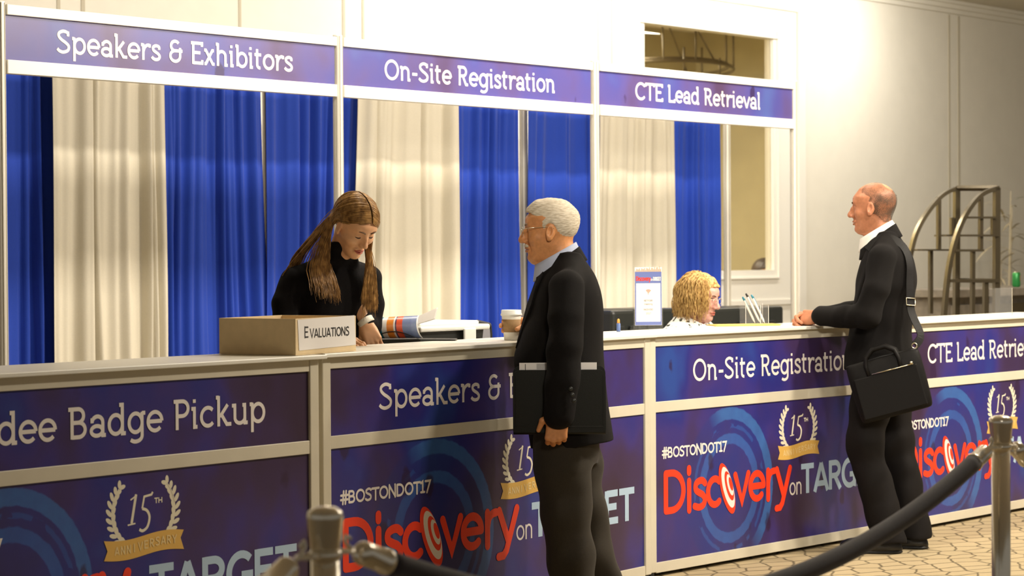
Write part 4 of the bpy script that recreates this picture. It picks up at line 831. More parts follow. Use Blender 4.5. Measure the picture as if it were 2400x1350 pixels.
    # hem slopes up to the back; neck opening; V front
    v.plane((0, -.10, -1), -.676); v.ell((0, -.010, 1.43), (.074, .088, .085), .006, '-', rotm(0, 22, 0)); v.cone((0, .12, 1.40), (0, .20, 1.14), .062, .012, .008, '-')
    v.plane((0, .0, -1), -.60); v.cone((-.290, -.01, .70), (-.289, .002, .815), .085, .049, .004, '-') if False else None
    v.warp(lambda x, y, z: .0028 * np.sin(z * 46 + 2.4 * np.sin(y * 22 + x * 6) + y * 30) * np.clip(1.5 - np.abs(z - 1.06) * 6, .15, 1) * (np.abs(x) > .2) + .0016 * np.sin(y * 55 + 2 * np.sin(z * 9) + x * 20))
    V, F = v.mesh(); V = smooth_mesh(V, F, 1); jk = np_mesh('blazer', V, F, 'blackcloth', root)
    collar_ring(root, 'blazer_collar', (0, -.002, 1.328), (.110, .106), (0, .010, 1.378), (.081, .087), 'blackcloth', tilt0=-.060, tilt1=-.064, gap=.55, th=.010).parent = jk
    for sx in (-1, 1):
        lp = MB(); pts = [(sx * .070, .060, 1.345), (sx * .098, .086, 1.29), (sx * .092, .106, 1.22), (sx * .050, .144, 1.12), (sx * .026, .166, 1.05), (sx * .030, .148, 1.12), (sx * .040, .120, 1.22), (sx * .052, .084, 1.32)]
        lp.add(pts, [(0, 1, 7), (1, 2, 6, 7), (2, 3, 5, 6), (3, 4, 5)]); l = lp.build('lapel', 'blackcloth', jk); sm = l.modifiers.new('t', 'SOLIDIFY'); sm.thickness = .008; sm.offset = 0
    for q in range(3): MB().lathe([(.0001, 0), (.0075, 0), (.0085, .002), (.007, .0045), (.0001, .0045)], (-.346, -.046 + .006 * q, .868 + .022 * q), 14, (-1, 0, 0)).build('cuff_button', 'blackplast', jk, True)
    # trousers
    v = Vol((-.26, -.34, .03), (.26, .16, .92), .0065)
    v.tower([(.60, 0, .19, .105, -.145), (.70, 0, .20, .108, -.150), (.80, 0, .20, .12, -.155), (.90, 0, .19, .13, -.14)], k=0)
    v.chain([(-.09, -.008, .76), (-.10, -.010, .58), (-.102, -.016, .42), (-.104, -.038, .24), (-.106, -.075, .05)], [.112, .106, .094, .086, .084], .03); v.chain([(.09, -.03, .76), (.10, -.060, .58), (.104, -.085, .42), (.11, -.13, .24), (.114, -.175, .05)], [.112, .104, .092, .085, .084], .03)
    v.plane((0, 0, -1), -.045); v.warp(lambda x, y, z: .0060 * np.sin(z * 30 + 2.2 * np.sin(y * 17 + 1) + x * 14) * np.clip((-y + .02) * 9, .08, 1) + .0045 * np.sin(y * 48 + 5 * np.sin(z * 4) + x * 9) * np.clip((.6 - z) * 4 + .3, .2, 1))
    V, F = v.mesh(); V = smooth_mesh(V, F, 1); np_mesh('trousers', V, F, 'trouser', root)
    shoe(root, (-.105, -.085, 0), 4); shoe(root, (.115, -.175, 0), -6)
    return root, cup
G_ROOT, G_CUP = man_grey()
def to_world(root, p): return Matrix.Translation(root.location) @ Matrix.Rotation(root.rotation_euler.z, 4, 'Z') @ Vector(p)
# black folder of papers under his left hand, seen flat
fo = empty('document_folder', to_world(G_ROOT, (-.232, .006, .742)), G_ROOT.rotation_euler.z, 'black leather document folder held against the grey haired man\'s blazer', 'folder')
def rrect(x0, x1, z0, z1, r, n=5):
    out = []
    for cx_, cz_, a0 in ((x1 - r, z1 - r, 0), (x0 + r, z1 - r, 90), (x0 + .008, z0 + .008, 180), (x1 - .008, z0 + .008, 270)):
        q = r if a0 < 180 else .008
        out += [(cx_ + q * math.cos(math.radians(a0 + 90 * k / n)), cz_ + q * math.sin(math.radians(a0 + 90 * k / n))) for k in range(n + 1)]
    return out
def slab(name, pts, x0, x1, m, parent):
    n = len(pts); v = [(x0, a, c) for a, c in pts] + [(x1, a, c) for a, c in pts]
    return mesh_obj(name, v, [tuple(range(n)), tuple(range(n, 2 * n))[::-1]] + [(k, k + n, (k + 1) % n + n, (k + 1) % n) for k in range(n)], m, parent)
oc = slab('cover', rrect(-.175, .175, 0, .236, .028), -.014, -.009, 'leather', fo); slab('cover', rrect(-.175, .175, 0, .25, .028), .006, .011, 'leather', fo)
MB().tube([(-.0015, -.174, .004), (-.0015, .174, .004)], .0125, 12).build('spine', 'leather', fo, True)
st = MB(); 
for a, b_ in (((-.166, .022), (.166, .022)), ((-.166, .022), (-.166, .215)), ((.166, .022), (.166, .215))): st.tube([(-.0145, a[0], a[1]), (-.0145, b_[0], b_[1])], .0012, 4)
st.build('stitching', 'gap', oc)
pp = MB().box(-.008, .005, -.142, .150, .01, .262).build('paper_sheets', 'paper', fo)
i = MB(); i.box(-.0086, -.0081, .126, .1285, .236, .258)
for q in range(9): i.box(-.0086, -.0081, .045 + .0 * q, .085, .2385 + .0024 * q, .2393 + .0024 * q)
i.build('print', 'black', pp); MB().box(-.0085, -.0081, -.06, .04, .236, .259).build('pink_print', mat('pink_print', (.62, .42, .42), .6), pp)
# takeaway coffee cup
cw = to_world(G_ROOT, G_CUP); cu = empty('coffee_cup', (cw.x, cw.y, 1.066), 0, 'white paper coffee cup with brown sleeve in the grey haired man\'s hand', 'cup')
MB().lathe([(.0290, 0), (.0300, .001), (.0400, .102), (.0395, .103)], (0, 0, 0), 36).build('cup_body', 'cupw', cu, True)
MB().lathe([(.0335, .032), (.0345, .032), (.0392, .084), (.0384, .084)], (0, 0, 0), 36).build('paper_sleeve', 'sleeve', cu, True)
MB().lathe([(.0425, .099), (.0440, .101), (.0440, .106), (.0415, .108), (.0405, .121), (.0385, .1225), (.0370, .119), (.0001, .118)], (0, 0, 0), 36).build('lid', 'whiteplast', cu, True)
# ---- bald man at the On-Site Registration counter, seen from his left and slightly behind
def man_bald():
    root = make_root((9.139, -.12), (-.45, .893), 'bald man in black suit leaning on the On-Site counter with a shoulder bag')
    hp, R, s = (0, .030, 1.628), rotm(-3, 1, 0), 1.0
    J = dict(neck=(0, -.03, 1.49), chest=(0, -.03, 1.33), pelvis=(0, -.04, .95), shL=(-.15, -.02, 1.385), elL=(-.25, .03, 1.125), wrL=(-.12, .26, 1.115), shR=(.15, -.02, 1.385), elR=(.26, .05, 1.15), wrR=(.10, .27, 1.12),
             hipL=(-.09, -.04, .90), knL=(-.12, .07, .50), anL=(-.13, -.06, .09), hipR=(.09, -.05, .90), knR=(.08, -.06, .50), anR=(.06, -.17, .09))
    hd, T = head_mesh(hp, R, s, (0, -.032, 1.465), nose=1.05, jaw=.98)
    hl = hand_mesh((-.075, .285, 1.110), (.55, .80, -.05), (-.75, .30, .62), True, ((30, 60, 40), (36, 62, 40), (40, 64, 40), (44, 64, 40)), thumb=((.044, .048, -.030), (.026, .080, -.050)))
    hr = hand_mesh((.055, .310, 1.098), (-.60, .75, .0), (.65, .35, .60), False, ((30, 55, 40), (34, 60, 40), (38, 60, 40), (44, 60, 40)), thumb=((.040, .050, -.024), (.022, .082, -.040)))
    V, F = join(hd, underbody(J), hl, hr); np_mesh('body', V, F, 'skin2', root)
    head_bits(root, T, lip='lipm')
    v = Vol((-.12, -.15, -.12), (.12, .13, .15), .003); v.ell(CRAN[0], np.array(CRAN[1]) + .0020, 0); v.tower([(-.085, 0, .052, -.02, -.082), (-.05, 0, .066, .02, -.092), (0, 0, .0735, .04, -.105), (.05, 0, .0725, .05, -.11)], k=.02)
    X, Y_, Z_ = v.ax[0][:, None, None], v.ax[1][None, :, None], v.ax[2][None, None, :]
    yh = np.interp(v.ax[2], (-.10, -.075, -.045, -.035, -.030, .0, .03, .06, .09, .105, .13), (-.10, -.066, -.036, -.020, .018, .026, .036, .046, .040, .02, -.05))[None, None, :].astype(np.float32)
    v.f = np.maximum(v.f, Y_ - yh); v.f = np.maximum(v.f, -.074 - Z_ + 0 * X); v.ell((0, -.085, .105), (.040, .036, .030), .004, '-')
    V, F = v.mesh(); np_mesh('cropped_hair', np.array(hp) + s * V @ R.T, F, 'stubble', root)
    collar_ring(root, 'shirt_collar', (0, .002, 1.468), (.080, .092), (0, .012, 1.520), (.066, .074), 'shirtwhite', tilt0=-.056, tilt1=-.044, gap=.08, th=.005)
    v = Vol((-.12, -.02, 1.24), (.12, .16, 1.46), .006); v.tower([(1.25, 0, .08, .108, .0), (1.34, 0, .078, .095, 0), (1.40, 0, .07, .08, 0), (1.445, 0, .06, .068, 0)], k=0); V, F = v.mesh(); np_mesh('shirt', V, F, 'shirtwhite', root)
    v = Vol((-.40, -.30, .76), (.40, .40, 1.56), .0055)
    v.tower([(.80, 0, .212, .165, -.150), (.90, 0, .208, .165, -.155), (1.00, 0, .196, .150, -.155), (1.08, 0, .186, .135, -.155), (1.18, 0, .186, .120, -.168), (1.28, 0, .188, .105, -.176), (1.36, 0, .186, .088, -.168), (1.42, 0, .162, .066, -.145), (1.455, 0, .122, .046, -.122), (1.485, 0, .088, .030, -.100), (1.502, 0, .080, .022, -.094)], k=0, n=2.3)
    v.cone((-.158, -.035, 1.415), (-.06, -.045, 1.468), .048, .045, .03); v.cone((.158, -.035, 1.415), (.06, -.045, 1.468), .048, .045, .03)
    v.chain([(-.192, -.03, 1.385), (-.240, -.005, 1.24), (-.258, .035, 1.120), (-.200, .150, 1.112), (-.115, .258, 1.112)], [.066, .063, .060, .053, .047], .014)
    v.chain([(.192, -.03, 1.385), (.250, .0, 1.25), (.270, .055, 1.135), (.19, .17, 1.12), (.095, .275, 1.112)], [.066, .062, .058, .051, .046], .014)
    v.plane((0, .06, -1), -.845); v.ell((0, -.010, 1.525), (.074, .088, .085), .006, '-', rotm(0, 22, 0)); v.cone((0, .12, 1.50), (0, .20, 1.24), .060, .012, .008, '-')
    v.warp(lambda x, y, z: .0032 * np.sin(z * 38 + 2.6 * np.sin(y * 18 + x * 8) + y * 34 + x * 12) * np.clip(1.4 - np.abs(z - 1.16) * 4, .2, 1) + .0016 * np.sin(y * 50 + 2 * np.sin(z * 9) + x * 22))
    V, F = v.mesh(); V = smooth_mesh(V, F, 1); jk = np_mesh('suit_jacket', V, F, 'blackcloth', root)
    collar_ring(root, 'jacket_collar', (0, -.004, 1.428), (.108, .104), (0, .008, 1.482), (.078, .084), 'blackcloth', tilt0=-.060, tilt1=-.066, gap=.55, th=.010).parent = jk
    v = Vol((-.28, -.32, .03), (.28, .22, .96), .0065)
    v.tower([(.72, 0, .175, .105, -.145), (.82, 0, .182, .112, -.150), (.93, 0, .18, .115, -.14)], k=0)
    v.chain([(-.09, .000, .82), (-.105, .040, .66), (-.118, .060, .50), (-.124, .005, .30), (-.130, -.055, .06)], [.100, .094, .084, .080, .080], .03)
    v.chain([(.09, -.03, .82), (.085, -.050, .66), (.078, -.070, .50), (.068, -.120, .28), (.060, -.165, .06)], [.100, .092, .080, .076, .076], .03)
    v.plane((0, 0, -1), -.05); v.warp(lambda x, y, z: .005 * np.sin(z * 34 + 2.2 * np.sin(y * 17 + 1) + x * 14) * np.clip(1.3 - np.abs(z - .45) * 4, .3, 1) + .004 * np.sin(y * 46 + 5 * np.sin(z * 4) + x * 9))
    V, F = v.mesh(); V = smooth_mesh(V, F, 1); np_mesh('trousers', V, F, 'blacktrouser', root)
    shoe(root, (-.130, -.045, 0), 8, L=.29); shoe(root, (.060, -.155, 0), -10, L=.29)
    return root
B_ROOT = man_bald()
# shoulder bag on his left hip
def bag():
    rz = B_ROOT.rotation_euler.z; o = empty('shoulder_bag', to_world(B_ROOT, (-.275, -.105, .665)), rz, 'black leather laptop bag hanging on the bald man\'s hip', 'bag')
    o.rotation_euler = (math.radians(14), 0, rz)
    # local: x outward (negative = away from him), y along, z up;  the top slopes up to the back
    o.rotation_euler = (Matrix.Rotation(rz, 4, 'Z') @ Matrix.Rotation(math.radians(-15.5), 4, 'X')).to_euler()
    v = Vol((-.09, -.22, -.03), (.09, .22, .33), .006); v.tower([(-.005, 0, .038, .160, -.160), (.02, 0, .045, .168, -.168), (.10, 0, .047, .172, -.172), (.20, 0, .043, .174, -.174), (.255, 0, .034, .172, -.172), (.275, 0, .024, .166, -.166)], k=0, n=5)
    V, F = v.mesh(); V = smooth_mesh(V, F, 1); b = np_mesh('bag_body', V, F, 'bagnylon', o)
    MB().box(-.052, -.040, -.150, .150, .01, .205, .006).build('front_pocket', 'bagnylon', o)
    MB().tube([(-.054, -.135, .207), (-.054, .06, .209)], .0028, 6).build('pocket_zip', 'steel', o, True); MB().sphere((-.056, -.128, .214), .008).build('zip_stud', 'steel', o, True)
    MB().tube([(-.020, -.168, .268), (-.018, 0, .276), (-.020, .168, .268)], .004, 6).build('top_zip', 'gap', o, True)
    for sx, cc in ((-1, 'handle'), (1, 'handle')):
        MB().tube([(sx * .040, -.075, .19), (sx * .042, -.078, .25), (sx * .034, -.068, .290), (sx * .028, -.03, .318), (sx * .028, .03, .318), (sx * .034, .068, .290), (sx * .042, .078, .25), (sx * .040, .075, .19)], [.010, .010, .011, .012, .012, .011, .010, .010], 8).build(cc, 'bagnylon', o, True)
    inv = (Matrix.Translation(o.location) @ o.rotation_euler.to_matrix().to_4x4()).inverted()
    def strap(pts, w):
        q = [Vector((-.012, -.160, .285))] + [inv @ to_world(B_ROOT, p) for p in pts[1:]]; sm = []
        a = [q[0]] + q + [q[-1]]
        for i in range(1, len(a) - 2):
            for k in range(6):
                t = k / 6; sm.append(.5 * (2 * a[i] + (a[i + 1] - a[i - 1]) * t + (2 * a[i - 1] - 5 * a[i] + 4 * a[i + 1] - a[i + 2]) * t * t + (3 * a[i] - a[i - 1] - 3 * a[i + 1] + a[i + 2]) * t ** 3))
        sm.append(q[-1]); return sm
    back = [(-.268, -.275, .945), (-.225, -.205, 1.03), (-.182, -.160, 1.14), (-.155, -.152, 1.26), (-.130, -.150, 1.36), (-.112, -.122, 1.435), (-.108, -.06, 1.478), (-.108, .0, 1.468), (-.112, .045, 1.425)]
    sm = strap(back, .02); mb = MB(); vs = []; n = len(sm); Cax = inv @ to_world(B_ROOT, (0, -.03, 1.2))
    for i, p in enumerate(sm):
        t = (sm[min(i + 1, n - 1)] - sm[max(i - 1, 0)]).normalized(); up = (B_ROOT.rotation_euler.to_matrix().to_4x4() @ Vector((0, 0, 1, 0))).to_3d()
        ctr = inv @ to_world(B_ROOT, (0, -.03, max(.8, min(1.40, (to_world(B_ROOT, (0, 0, 0)) + Vector((0, 0, 0))).z + (o.rotation_euler.to_matrix() @ p + o.location).z - .02))))
        nrm = (p - ctr); nrm -= t * nrm.dot(t); nrm.normalize(); sd = t.cross(nrm).normalized()
        for a, c in ((-.020, .004), (.020, .004), (.020, .000), (-.020, .000)): vs.append(p + sd * a + nrm * (c + .002))
    mb.add(vs, [(4 * i + k, 4 * i + (k + 1) % 4, 4 * i + 4 + (k + 1) % 4, 4 * i + 4 + k) for i in range(n - 1) for k in range(4)]); mb.build('shoulder_strap', 'bagnylon', o, False)
    q = sm[14]; t = (sm[15] - sm[13]).normalized(); nr = (q - Cax); nr -= t * nr.dot(t); nr.normalize(); sd = t.cross(nr)
    MB().tube([q + sd * a + t * c + nr * .010 for a, c in ((-.024, -.017), (.024, -.017), (.024, .017), (-.024, .017), (-.024, -.017))], .0030, 6, False).build('strap_buckle', 'steel', o, True)
    e = sm[0]; MB().tube([e + Vector((-.006, .012 * math.cos(a), .012 * math.sin(a))) for a in [2 * PI * k / 14 for k in range(15)]], .0028, 6, False).tube([e + Vector((-.006, 0, -.012)), e + Vector((-.006, .004, -.035)), e + Vector((-.006, -.006, -.05))], .004, 6).build('strap_clip', 'steel', o, True)
    return o
bag()

# ---- long haired woman behind the Speakers counter, bent over a brochure
def woman_long():
    root = make_root((6.29, .765), (-.25, -.968), 'long haired woman in black sweater bending over a brochure behind the counter')
    hp, R, s = (-.006, .285, 1.535), rotm(7, 37, 1), .97
    J = dict(neck=(0, .145, 1.385), chest=(0, .065, 1.22), pelvis=(0, -.02, .90), shL=(-.15, .11, 1.30), elL=(-.172, .122, 1.13), wrL=(-.106, .195, 1.15), shR=(.15, .10, 1.30), elR=(.235, .13, 1.12), wrR=(.12, .33, 1.09),
             hipL=(-.08, -.02, .86), knL=(-.085, .01, .47), anL=(-.085, -.03, .08), hipR=(.08, -.02, .86), knR=(.085, .01, .47), anR=(.085, -.03, .08))
    hd, T = head_mesh(hp, R, s, (0, .150, 1.385), fem=1.0, nose=.70, jaw=.92)
    hl = hand_mesh((-.098, .206, 1.142), (-.25, .35, -.90), (.5, .8, .25), True, ((20, 40, 30), (24, 42, 30), (26, 44, 30), (30, 46, 30)), thumb=((.042, .046, -.024), (.030, .080, -.044)), sc=.9)
    hr = hand_mesh((.115, .335, 1.090), (-.25, .92, -.12), (.20, .15, .95), False, ((14, 26, 20), (14, 26, 20), (16, 28, 20), (18, 30, 20)), thumb=((.042, .046, -.020), (.040, .078, -.032)), sc=.9)
    V, F = join(hd, underbody(J), hl, hr); np_mesh('body', V, F, 'skinw', root)
    head_bits(root, T, lip='lip', closed=True, lash='lash', wbrow=.0036)
    # sweater
    v = Vol((-.34, -.20, .80), (.36, .42, 1.50), .006)
    v.tower([(.82, 0, .165, .10, -.12), (.92, 0, .160, .105, -.11), (1.02, 0, .155, .13, -.085), (1.12, 0, .160, .175, -.04), (1.20, 0, .168, .205, .00), (1.28, 0, .168, .215, .035), (1.33, 0, .150, .210, .058), (1.365, 0, .110, .200, .080), (1.395, 0, .080, .226, .090), (1.425, 0, .068, .234, .100), (1.442, 0, .066, .248, .100), (1.466, 0, .062, .246, .110)], k=0)
    v.cone((-.140, .115, 1.335), (-.05, .135, 1.375), .045, .040, .03); v.cone((.140, .105, 1.335), (.05, .130, 1.375), .045, .040, .03)
    v.chain([(-.162, .12, 1.315), (-.174, .120, 1.22), (-.172, .122, 1.130), (-.138, .160, 1.142), (-.106, .194, 1.152)], [.058, .052, .046, .038, .033], .012)
    v.chain([(.168, .11, 1.315), (.215, .115, 1.22), (.240, .145, 1.115), (.175, .255, 1.100), (.125, .322, 1.092)], [.058, .054, .048, .040, .034], .012)
    v.warp(lambda x, y, z: .0028 * np.sin(z * 40 + 2.4 * np.sin(x * 18 + y * 8) + x * 22)); V, F = v.mesh(); V = smooth_mesh(V, F, 1); np_mesh('sweater', V, F, 'blackknit', root)
    MB().lathe([(.031, -.012), (.034, -.010), (.034, .010), (.031, .012)], (-.101, .202, 1.149), 24, (-.3, .45, -.80)).build('wristwatch', 'cupw', root, True)
    v = Vol((-.24, -.26, .03), (.24, .20, .95), .010); v.tower([(.74, 0, .165, .10, -.14), (.84, 0, .165, .10, -.14), (.93, 0, .155, .09, -.12)], k=0)
    for sx in (-1, 1): v.chain([(sx * .085, -.02, .80), (sx * .086, .0, .47), (sx * .087, -.04, .06)], [.090, .068, .060], .03)
    V, F = v.mesh(); np_mesh('trousers', V, F, 'blacktrouser', root); shoe(root, (-.087, -.03, 0), 5, L=.25); shoe(root, (.087, -.03, 0), -5, L=.25)
    # hair cap with a centre parting, then long strands
    Rn = R.T
    v = Vol((-.12, -.15, -.12), (.12, .13, .15), .0032); v.ell((0, -.016, .030), (.0815, .105, .0925), 0)
    X, Y_, Z_ = v.ax[0][:, None, None], v.ax[1][None, :, None], v.ax[2][None, None, :]
    yh = np.interp(v.ax[2], (-.12, -.09, -.05, -.02, .008, .03, .05, .070, .086, .13), (-.055, -.050, -.040, -.022, .010, .034, .052, .070, .088, .13))[None, None, :].astype(np.float32)
    v.f = np.maximum(v.f, Y_ - yh); v.cone((0, .09, .080), (0, .02, .128), .0045, .004, .006, '-')
    for sx in (1,): v.ell((sx * .086, -.001, -.010), (.016, .020, .034), .004, '-')
    V, F = v.mesh(); np_mesh('hair_cap', np.array(hp) + s * V @ R.T, F, 'hair_honey', root)
    rg = np.random.default_rng(5); st = []; EC, EA = np.array((0, -.014, .030)), np.array((.0835, .1065, .0945))
    def unit(q): q = (np.array(q) - EC) / EA; return q / np.linalg.norm(q)
    for side in (-1, 1):
        for q in range(640):
            t = rg.uniform(0, 1); yy = .084 - .172 * t; u0 = unit((side * .004, yy, .12 - .0001)); cz = .030 + .0945 * math.sqrt(max(.05, 1 - ((yy + .014) / .1065) ** 2)); u0 = unit((side * .004, yy, cz))
            if side > 0: tg, nk = (.084, -.022 - .085 * t + rg.normal(0, .007), .016 + rg.normal(0, .008)), (.084 - .01 * t, -.038 - .055 * t + rg.normal(0, .006), -.050)
            else: tg, nk = (-.084, .040 - .085 * t + rg.normal(0, .006), .004), (-.083, .034 - .080 * t + rg.normal(0, .006), -.050)
            u1 = unit(tg); om = math.acos(max(-1, min(1, float(u0 @ u1)))); rad = 1 + abs(rg.normal(0, .018)); pts = []
            for k in range(6):
                w = k / 5; d = (math.sin((1 - w) * om) * u0 + math.sin(w * om) * u1) / math.sin(om); pts.append(np.array(T(EC + d / np.linalg.norm(d) * EA * (rad - .0 * w))))
            pts.append(np.array(T(nk)))
            g = float(np.clip(t + rg.normal(0, .22), 0, 1))
            if side > 0 and t > .6 and rg.uniform() < .10: pts += [np.array((.145 + .03 * g, .115, 1.400)), np.array((.175 + .03 * g, .115, 1.368)), np.array((.195 + .03 * g, .11, 1.335))]
            elif side > 0 and t > .58 + rg.normal(0, .10): pts += [np.array((.085 + .07 * g, .100, 1.430)), np.array((.105 + .075 * g, .075, 1.360)), np.array((.11 + .075 * g, .050, 1.285 + rg.normal(0, .015)))]
            elif side > 0: pts += [np.array((.055 + .105 * g, .195 + .02 * math.sin(3 * g), 1.385)), np.array((.045 + .125 * g, .222, 1.320)), np.array((.040 + .130 * g + rg.normal(0, .004), .236, min(1.300, 1.250 + .03 * g + rg.normal(0, .016))))]
            else: pts += [np.array((-.072 - .036 * g, .225 + .05 * (1 - t), 1.385)), np.array((-.066 - .060 * g, .232 + .02 * (1 - t), 1.310)), np.array((-.068 - .062 * g + rg.normal(0, .005), .235, 1.225 + rg.normal(0, .022)))]
            ph = rg.uniform(0, 6); pts = [a_ + .0022 * np.array((math.sin(1.3 * i + ph), math.cos(1.1 * i + ph), 0)) * min(1, i / 4) for i, a_ in enumerate(pts)]
            st.append(crs(pts, 3))
    strand_mesh(st, .0018, 'long_hair', 'hair_honey', root)
    return root
W_ROOT = woman_long()

# ---- seated blonde woman behind the On-Site counter
def woman_blonde():
    root = make_root((9.005, .88), (.12, -.993), 'seated blonde woman in a white patterned top behind the On-Site counter')
    hp, R, s = (0, .055, 1.197), rotm(3, 12, 0), .94
    J = dict(neck=(0, -.01, 1.045), chest=(0, -.02, .92), pelvis=(0, -.08, .56), shL=(-.16, -.02, .965), elL=(-.21, .06, .77), wrL=(-.12, .24, .80), shR=(.16, -.02, .965), elR=(.21, .06, .77), wrR=(.12, .24, .80),
             hipL=(-.09, -.04, .54), knL=(-.10, .30, .50), anL=(-.10, .26, .09), hipR=(.09, -.04, .54), knR=(.10, .30, .50), anR=(.10, .26, .09))
    hd, T = head_mesh(hp, R, s, (0, -.015, 1.03), fem=.8, nose=1.0, fat=.006)
    hl = hand_mesh((-.115, .26, .800), (.2, .9, -.05), (-.1, 0, 1), True, ((14, 30, 20),) * 4, sc=.9, h=.003); hr = hand_mesh((.115, .26, .800), (-.2, .9, -.05), (.1, 0, 1), False, ((14, 30, 20),) * 4, sc=.9, h=.003)
    V, F = join(hd, underbody(J), hl, hr); np_mesh('body', V, F, 'skinp', root)
    head_bits(root, T, lip='lip', brow='brow', lash='lash', look=(-.002, -.002))
    g = empty('glasses'); g.parent = root
    for sx in (-1, 1): 
        b = MB().tube([(sx * (.032 + .022 * math.cos(a)), .1000 - .004 * abs(math.cos(a)), -.004 + .015 * math.sin(a)) for a in [2 * PI * q / 20 for q in range(21)]], .0011, 6, False); mesh_obj('rim', [T(q) for q in b.v], b.f, 'steel', g, True)
        b = MB().tube([(sx * .054, .097, .003), (sx * .075, .06, .006), (sx * .080, -.01, .006)], .0011, 6); mesh_obj('temple', [T(q) for q in b.v], b.f, 'steel', g, True)
    b = MB().tube([(-.010, .100, -.001), (0, .104, .002), (.010, .100, -.001)], .0011, 6); mesh_obj('bridge', [T(q) for q in b.v], b.f, 'steel', g, True)
    v = Vol((-.32, -.24, .50), (.32, .30, 1.14), .007)
    v.tower([(.52, 0, .21, .13, -.20), (.64, 0, .20, .14, -.18), (.80, 0, .195, .15, -.155), (.94, 0, .192, .135, -.145), (1.025, 0, .182, .105, -.125), (1.06, 0, .15, .085, -.105), (1.085, 0, .108, .07, -.09), (1.10, 0, .092, .066, -.082)], k=0)
    v.chain([(-.175, -.02, .985), (-.21, .02, .86), (-.215, .065, .77), (-.15, .19, .785)], [.070, .062, .056, .045], .012); v.chain([(.175, -.02, .985), (.21, .02, .86), (.215, .065, .77), (.15, .19, .785)], [.070, .062, .056, .045], .012)
    v.ell((0, .03, 1.118), (.080, .085, .070), .006, '-')
    m = mat('white_leaf_print', (.78, .77, .72), .8); nt = m.node_tree; bb = nt.nodes['Principled BSDF']; tc = nt.nodes.new('ShaderNodeTexCoord'); n = nt.nodes.new('ShaderNodeTexNoise'); n.inputs['Scale'].default_value = 38; n.inputs['Detail'].default_value = 1; nt.links.new(tc.outputs['Object'], n.inputs['Vector'])
    rp = nt.nodes.new('ShaderNodeValToRGB'); nt.links.new(n.outputs[0], rp.inputs[0]); e = rp.color_ramp.elements; e[0].position = .585; e[0].color = (.80, .79, .74, 1); e[1].position = .615; e[1].color = (.03, .035, .02, 1); nt.links.new(rp.outputs[0], bb.inputs['Base Color'])
    V, F = v.mesh(); np_mesh('patterned_top', V, F, m, root)
    v = Vol((-.24, -.28, .03), (.24, .45, .68), .012); v.tower([(.46, 0, .19, .02, -.20), (.58, 0, .19, .02, -.19), (.66, 0, .18, .0, -.17)], k=0)
    for sx in (-1, 1): v.chain([(sx * .09, -.04, .55), (sx * .10, .30, .51), (sx * .10, .27, .07)], [.095, .072, .058], .02)
    V, F = v.mesh(); np_mesh('trousers', V, F, 'blacktrouser', root); shoe(root, (-.10, .27, 0), 4, L=.24); shoe(root, (.10, .27, 0), -4, L=.24)
    v = Vol((-.13, -.16, -.15), (.13, .14, .16), .0034); v.ell((0, -.020, .028), (.094, .118, .100), 0); v.ell((0, -.045, -.035), (.088, .078, .085), .03)
    X, Y_, Z_ = v.ax[0][:, None, None], v.ax[1][None, :, None], v.ax[2][None, None, :]
    yh = np.interp(v.ax[2], (-.15, -.09, -.03, .02, .05, .066, .074, .15), (-.02, -.01, .008, .036, .056, .070, .10, .13))[None, None, :].astype(np.float32)
    v.f = np.maximum(v.f, Y_ - yh); v.warp(lambda x, y, z: .0042 * np.sin(x * 95 + 2 * np.sin(z * 60)) * np.sin(y * 85 + z * 40) + .0022 * np.sin(z * 210 + x * 160))
    V, F = v.mesh(); V = smooth_mesh(V, F, 1, .3); np_mesh('hair_cap', np.array(hp) + s * V @ R.T, F, 'hair_blonde', root)
    C = [(np.array(T((0, -.020, .026))), np.array((.092, .116, .098)) * s, R.T), (np.array(T((0, .02, -.045))), np.array((.074, .078, .095)) * s, R.T)]; rg = np.random.default_rng(9); st = []
    for q in range(620):
        a = rg.uniform(0, 2 * PI); rr = rg.uniform(0, .055); ro = np.array((.02 + rr * math.cos(a), -.02 + rr * math.sin(a), 0)); ro[2] = .026 + .100 * math.sqrt(max(0, 1 - (ro[0] / .094) ** 2 - ((ro[1] + .02) / .118) ** 2))
        dr = np.array((math.cos(a), math.sin(a) * .9 - .15, 0.1)); front = dr[1] > .45
        if front: dr = np.array((math.copysign(1, dr[0] + rg.normal(0, .25)), .75, .1))
        sd = (sim_strand(np.array(T(ro)), R @ dr, C, None, 24 if not front else 18, .0115, .24, rg.uniform(-.02, .07), 1.098 + rg.normal(0, .016), wave=.0026, ph=rg.uniform(0, 6)))
        lq = [(R.T @ (w - np.array(hp))) / s for w in sd]
        if not any((w[1] > .052 and w[2] < .052 and abs(w[0]) < .075) or (w[0] < -.045 and w[2] < .030 and w[1] > -.01) for w in lq): st.append(sd)
    strand_mesh(st, .0022, 'wavy_hair', 'hair_blonde', root)
    return root
woman_blonde()

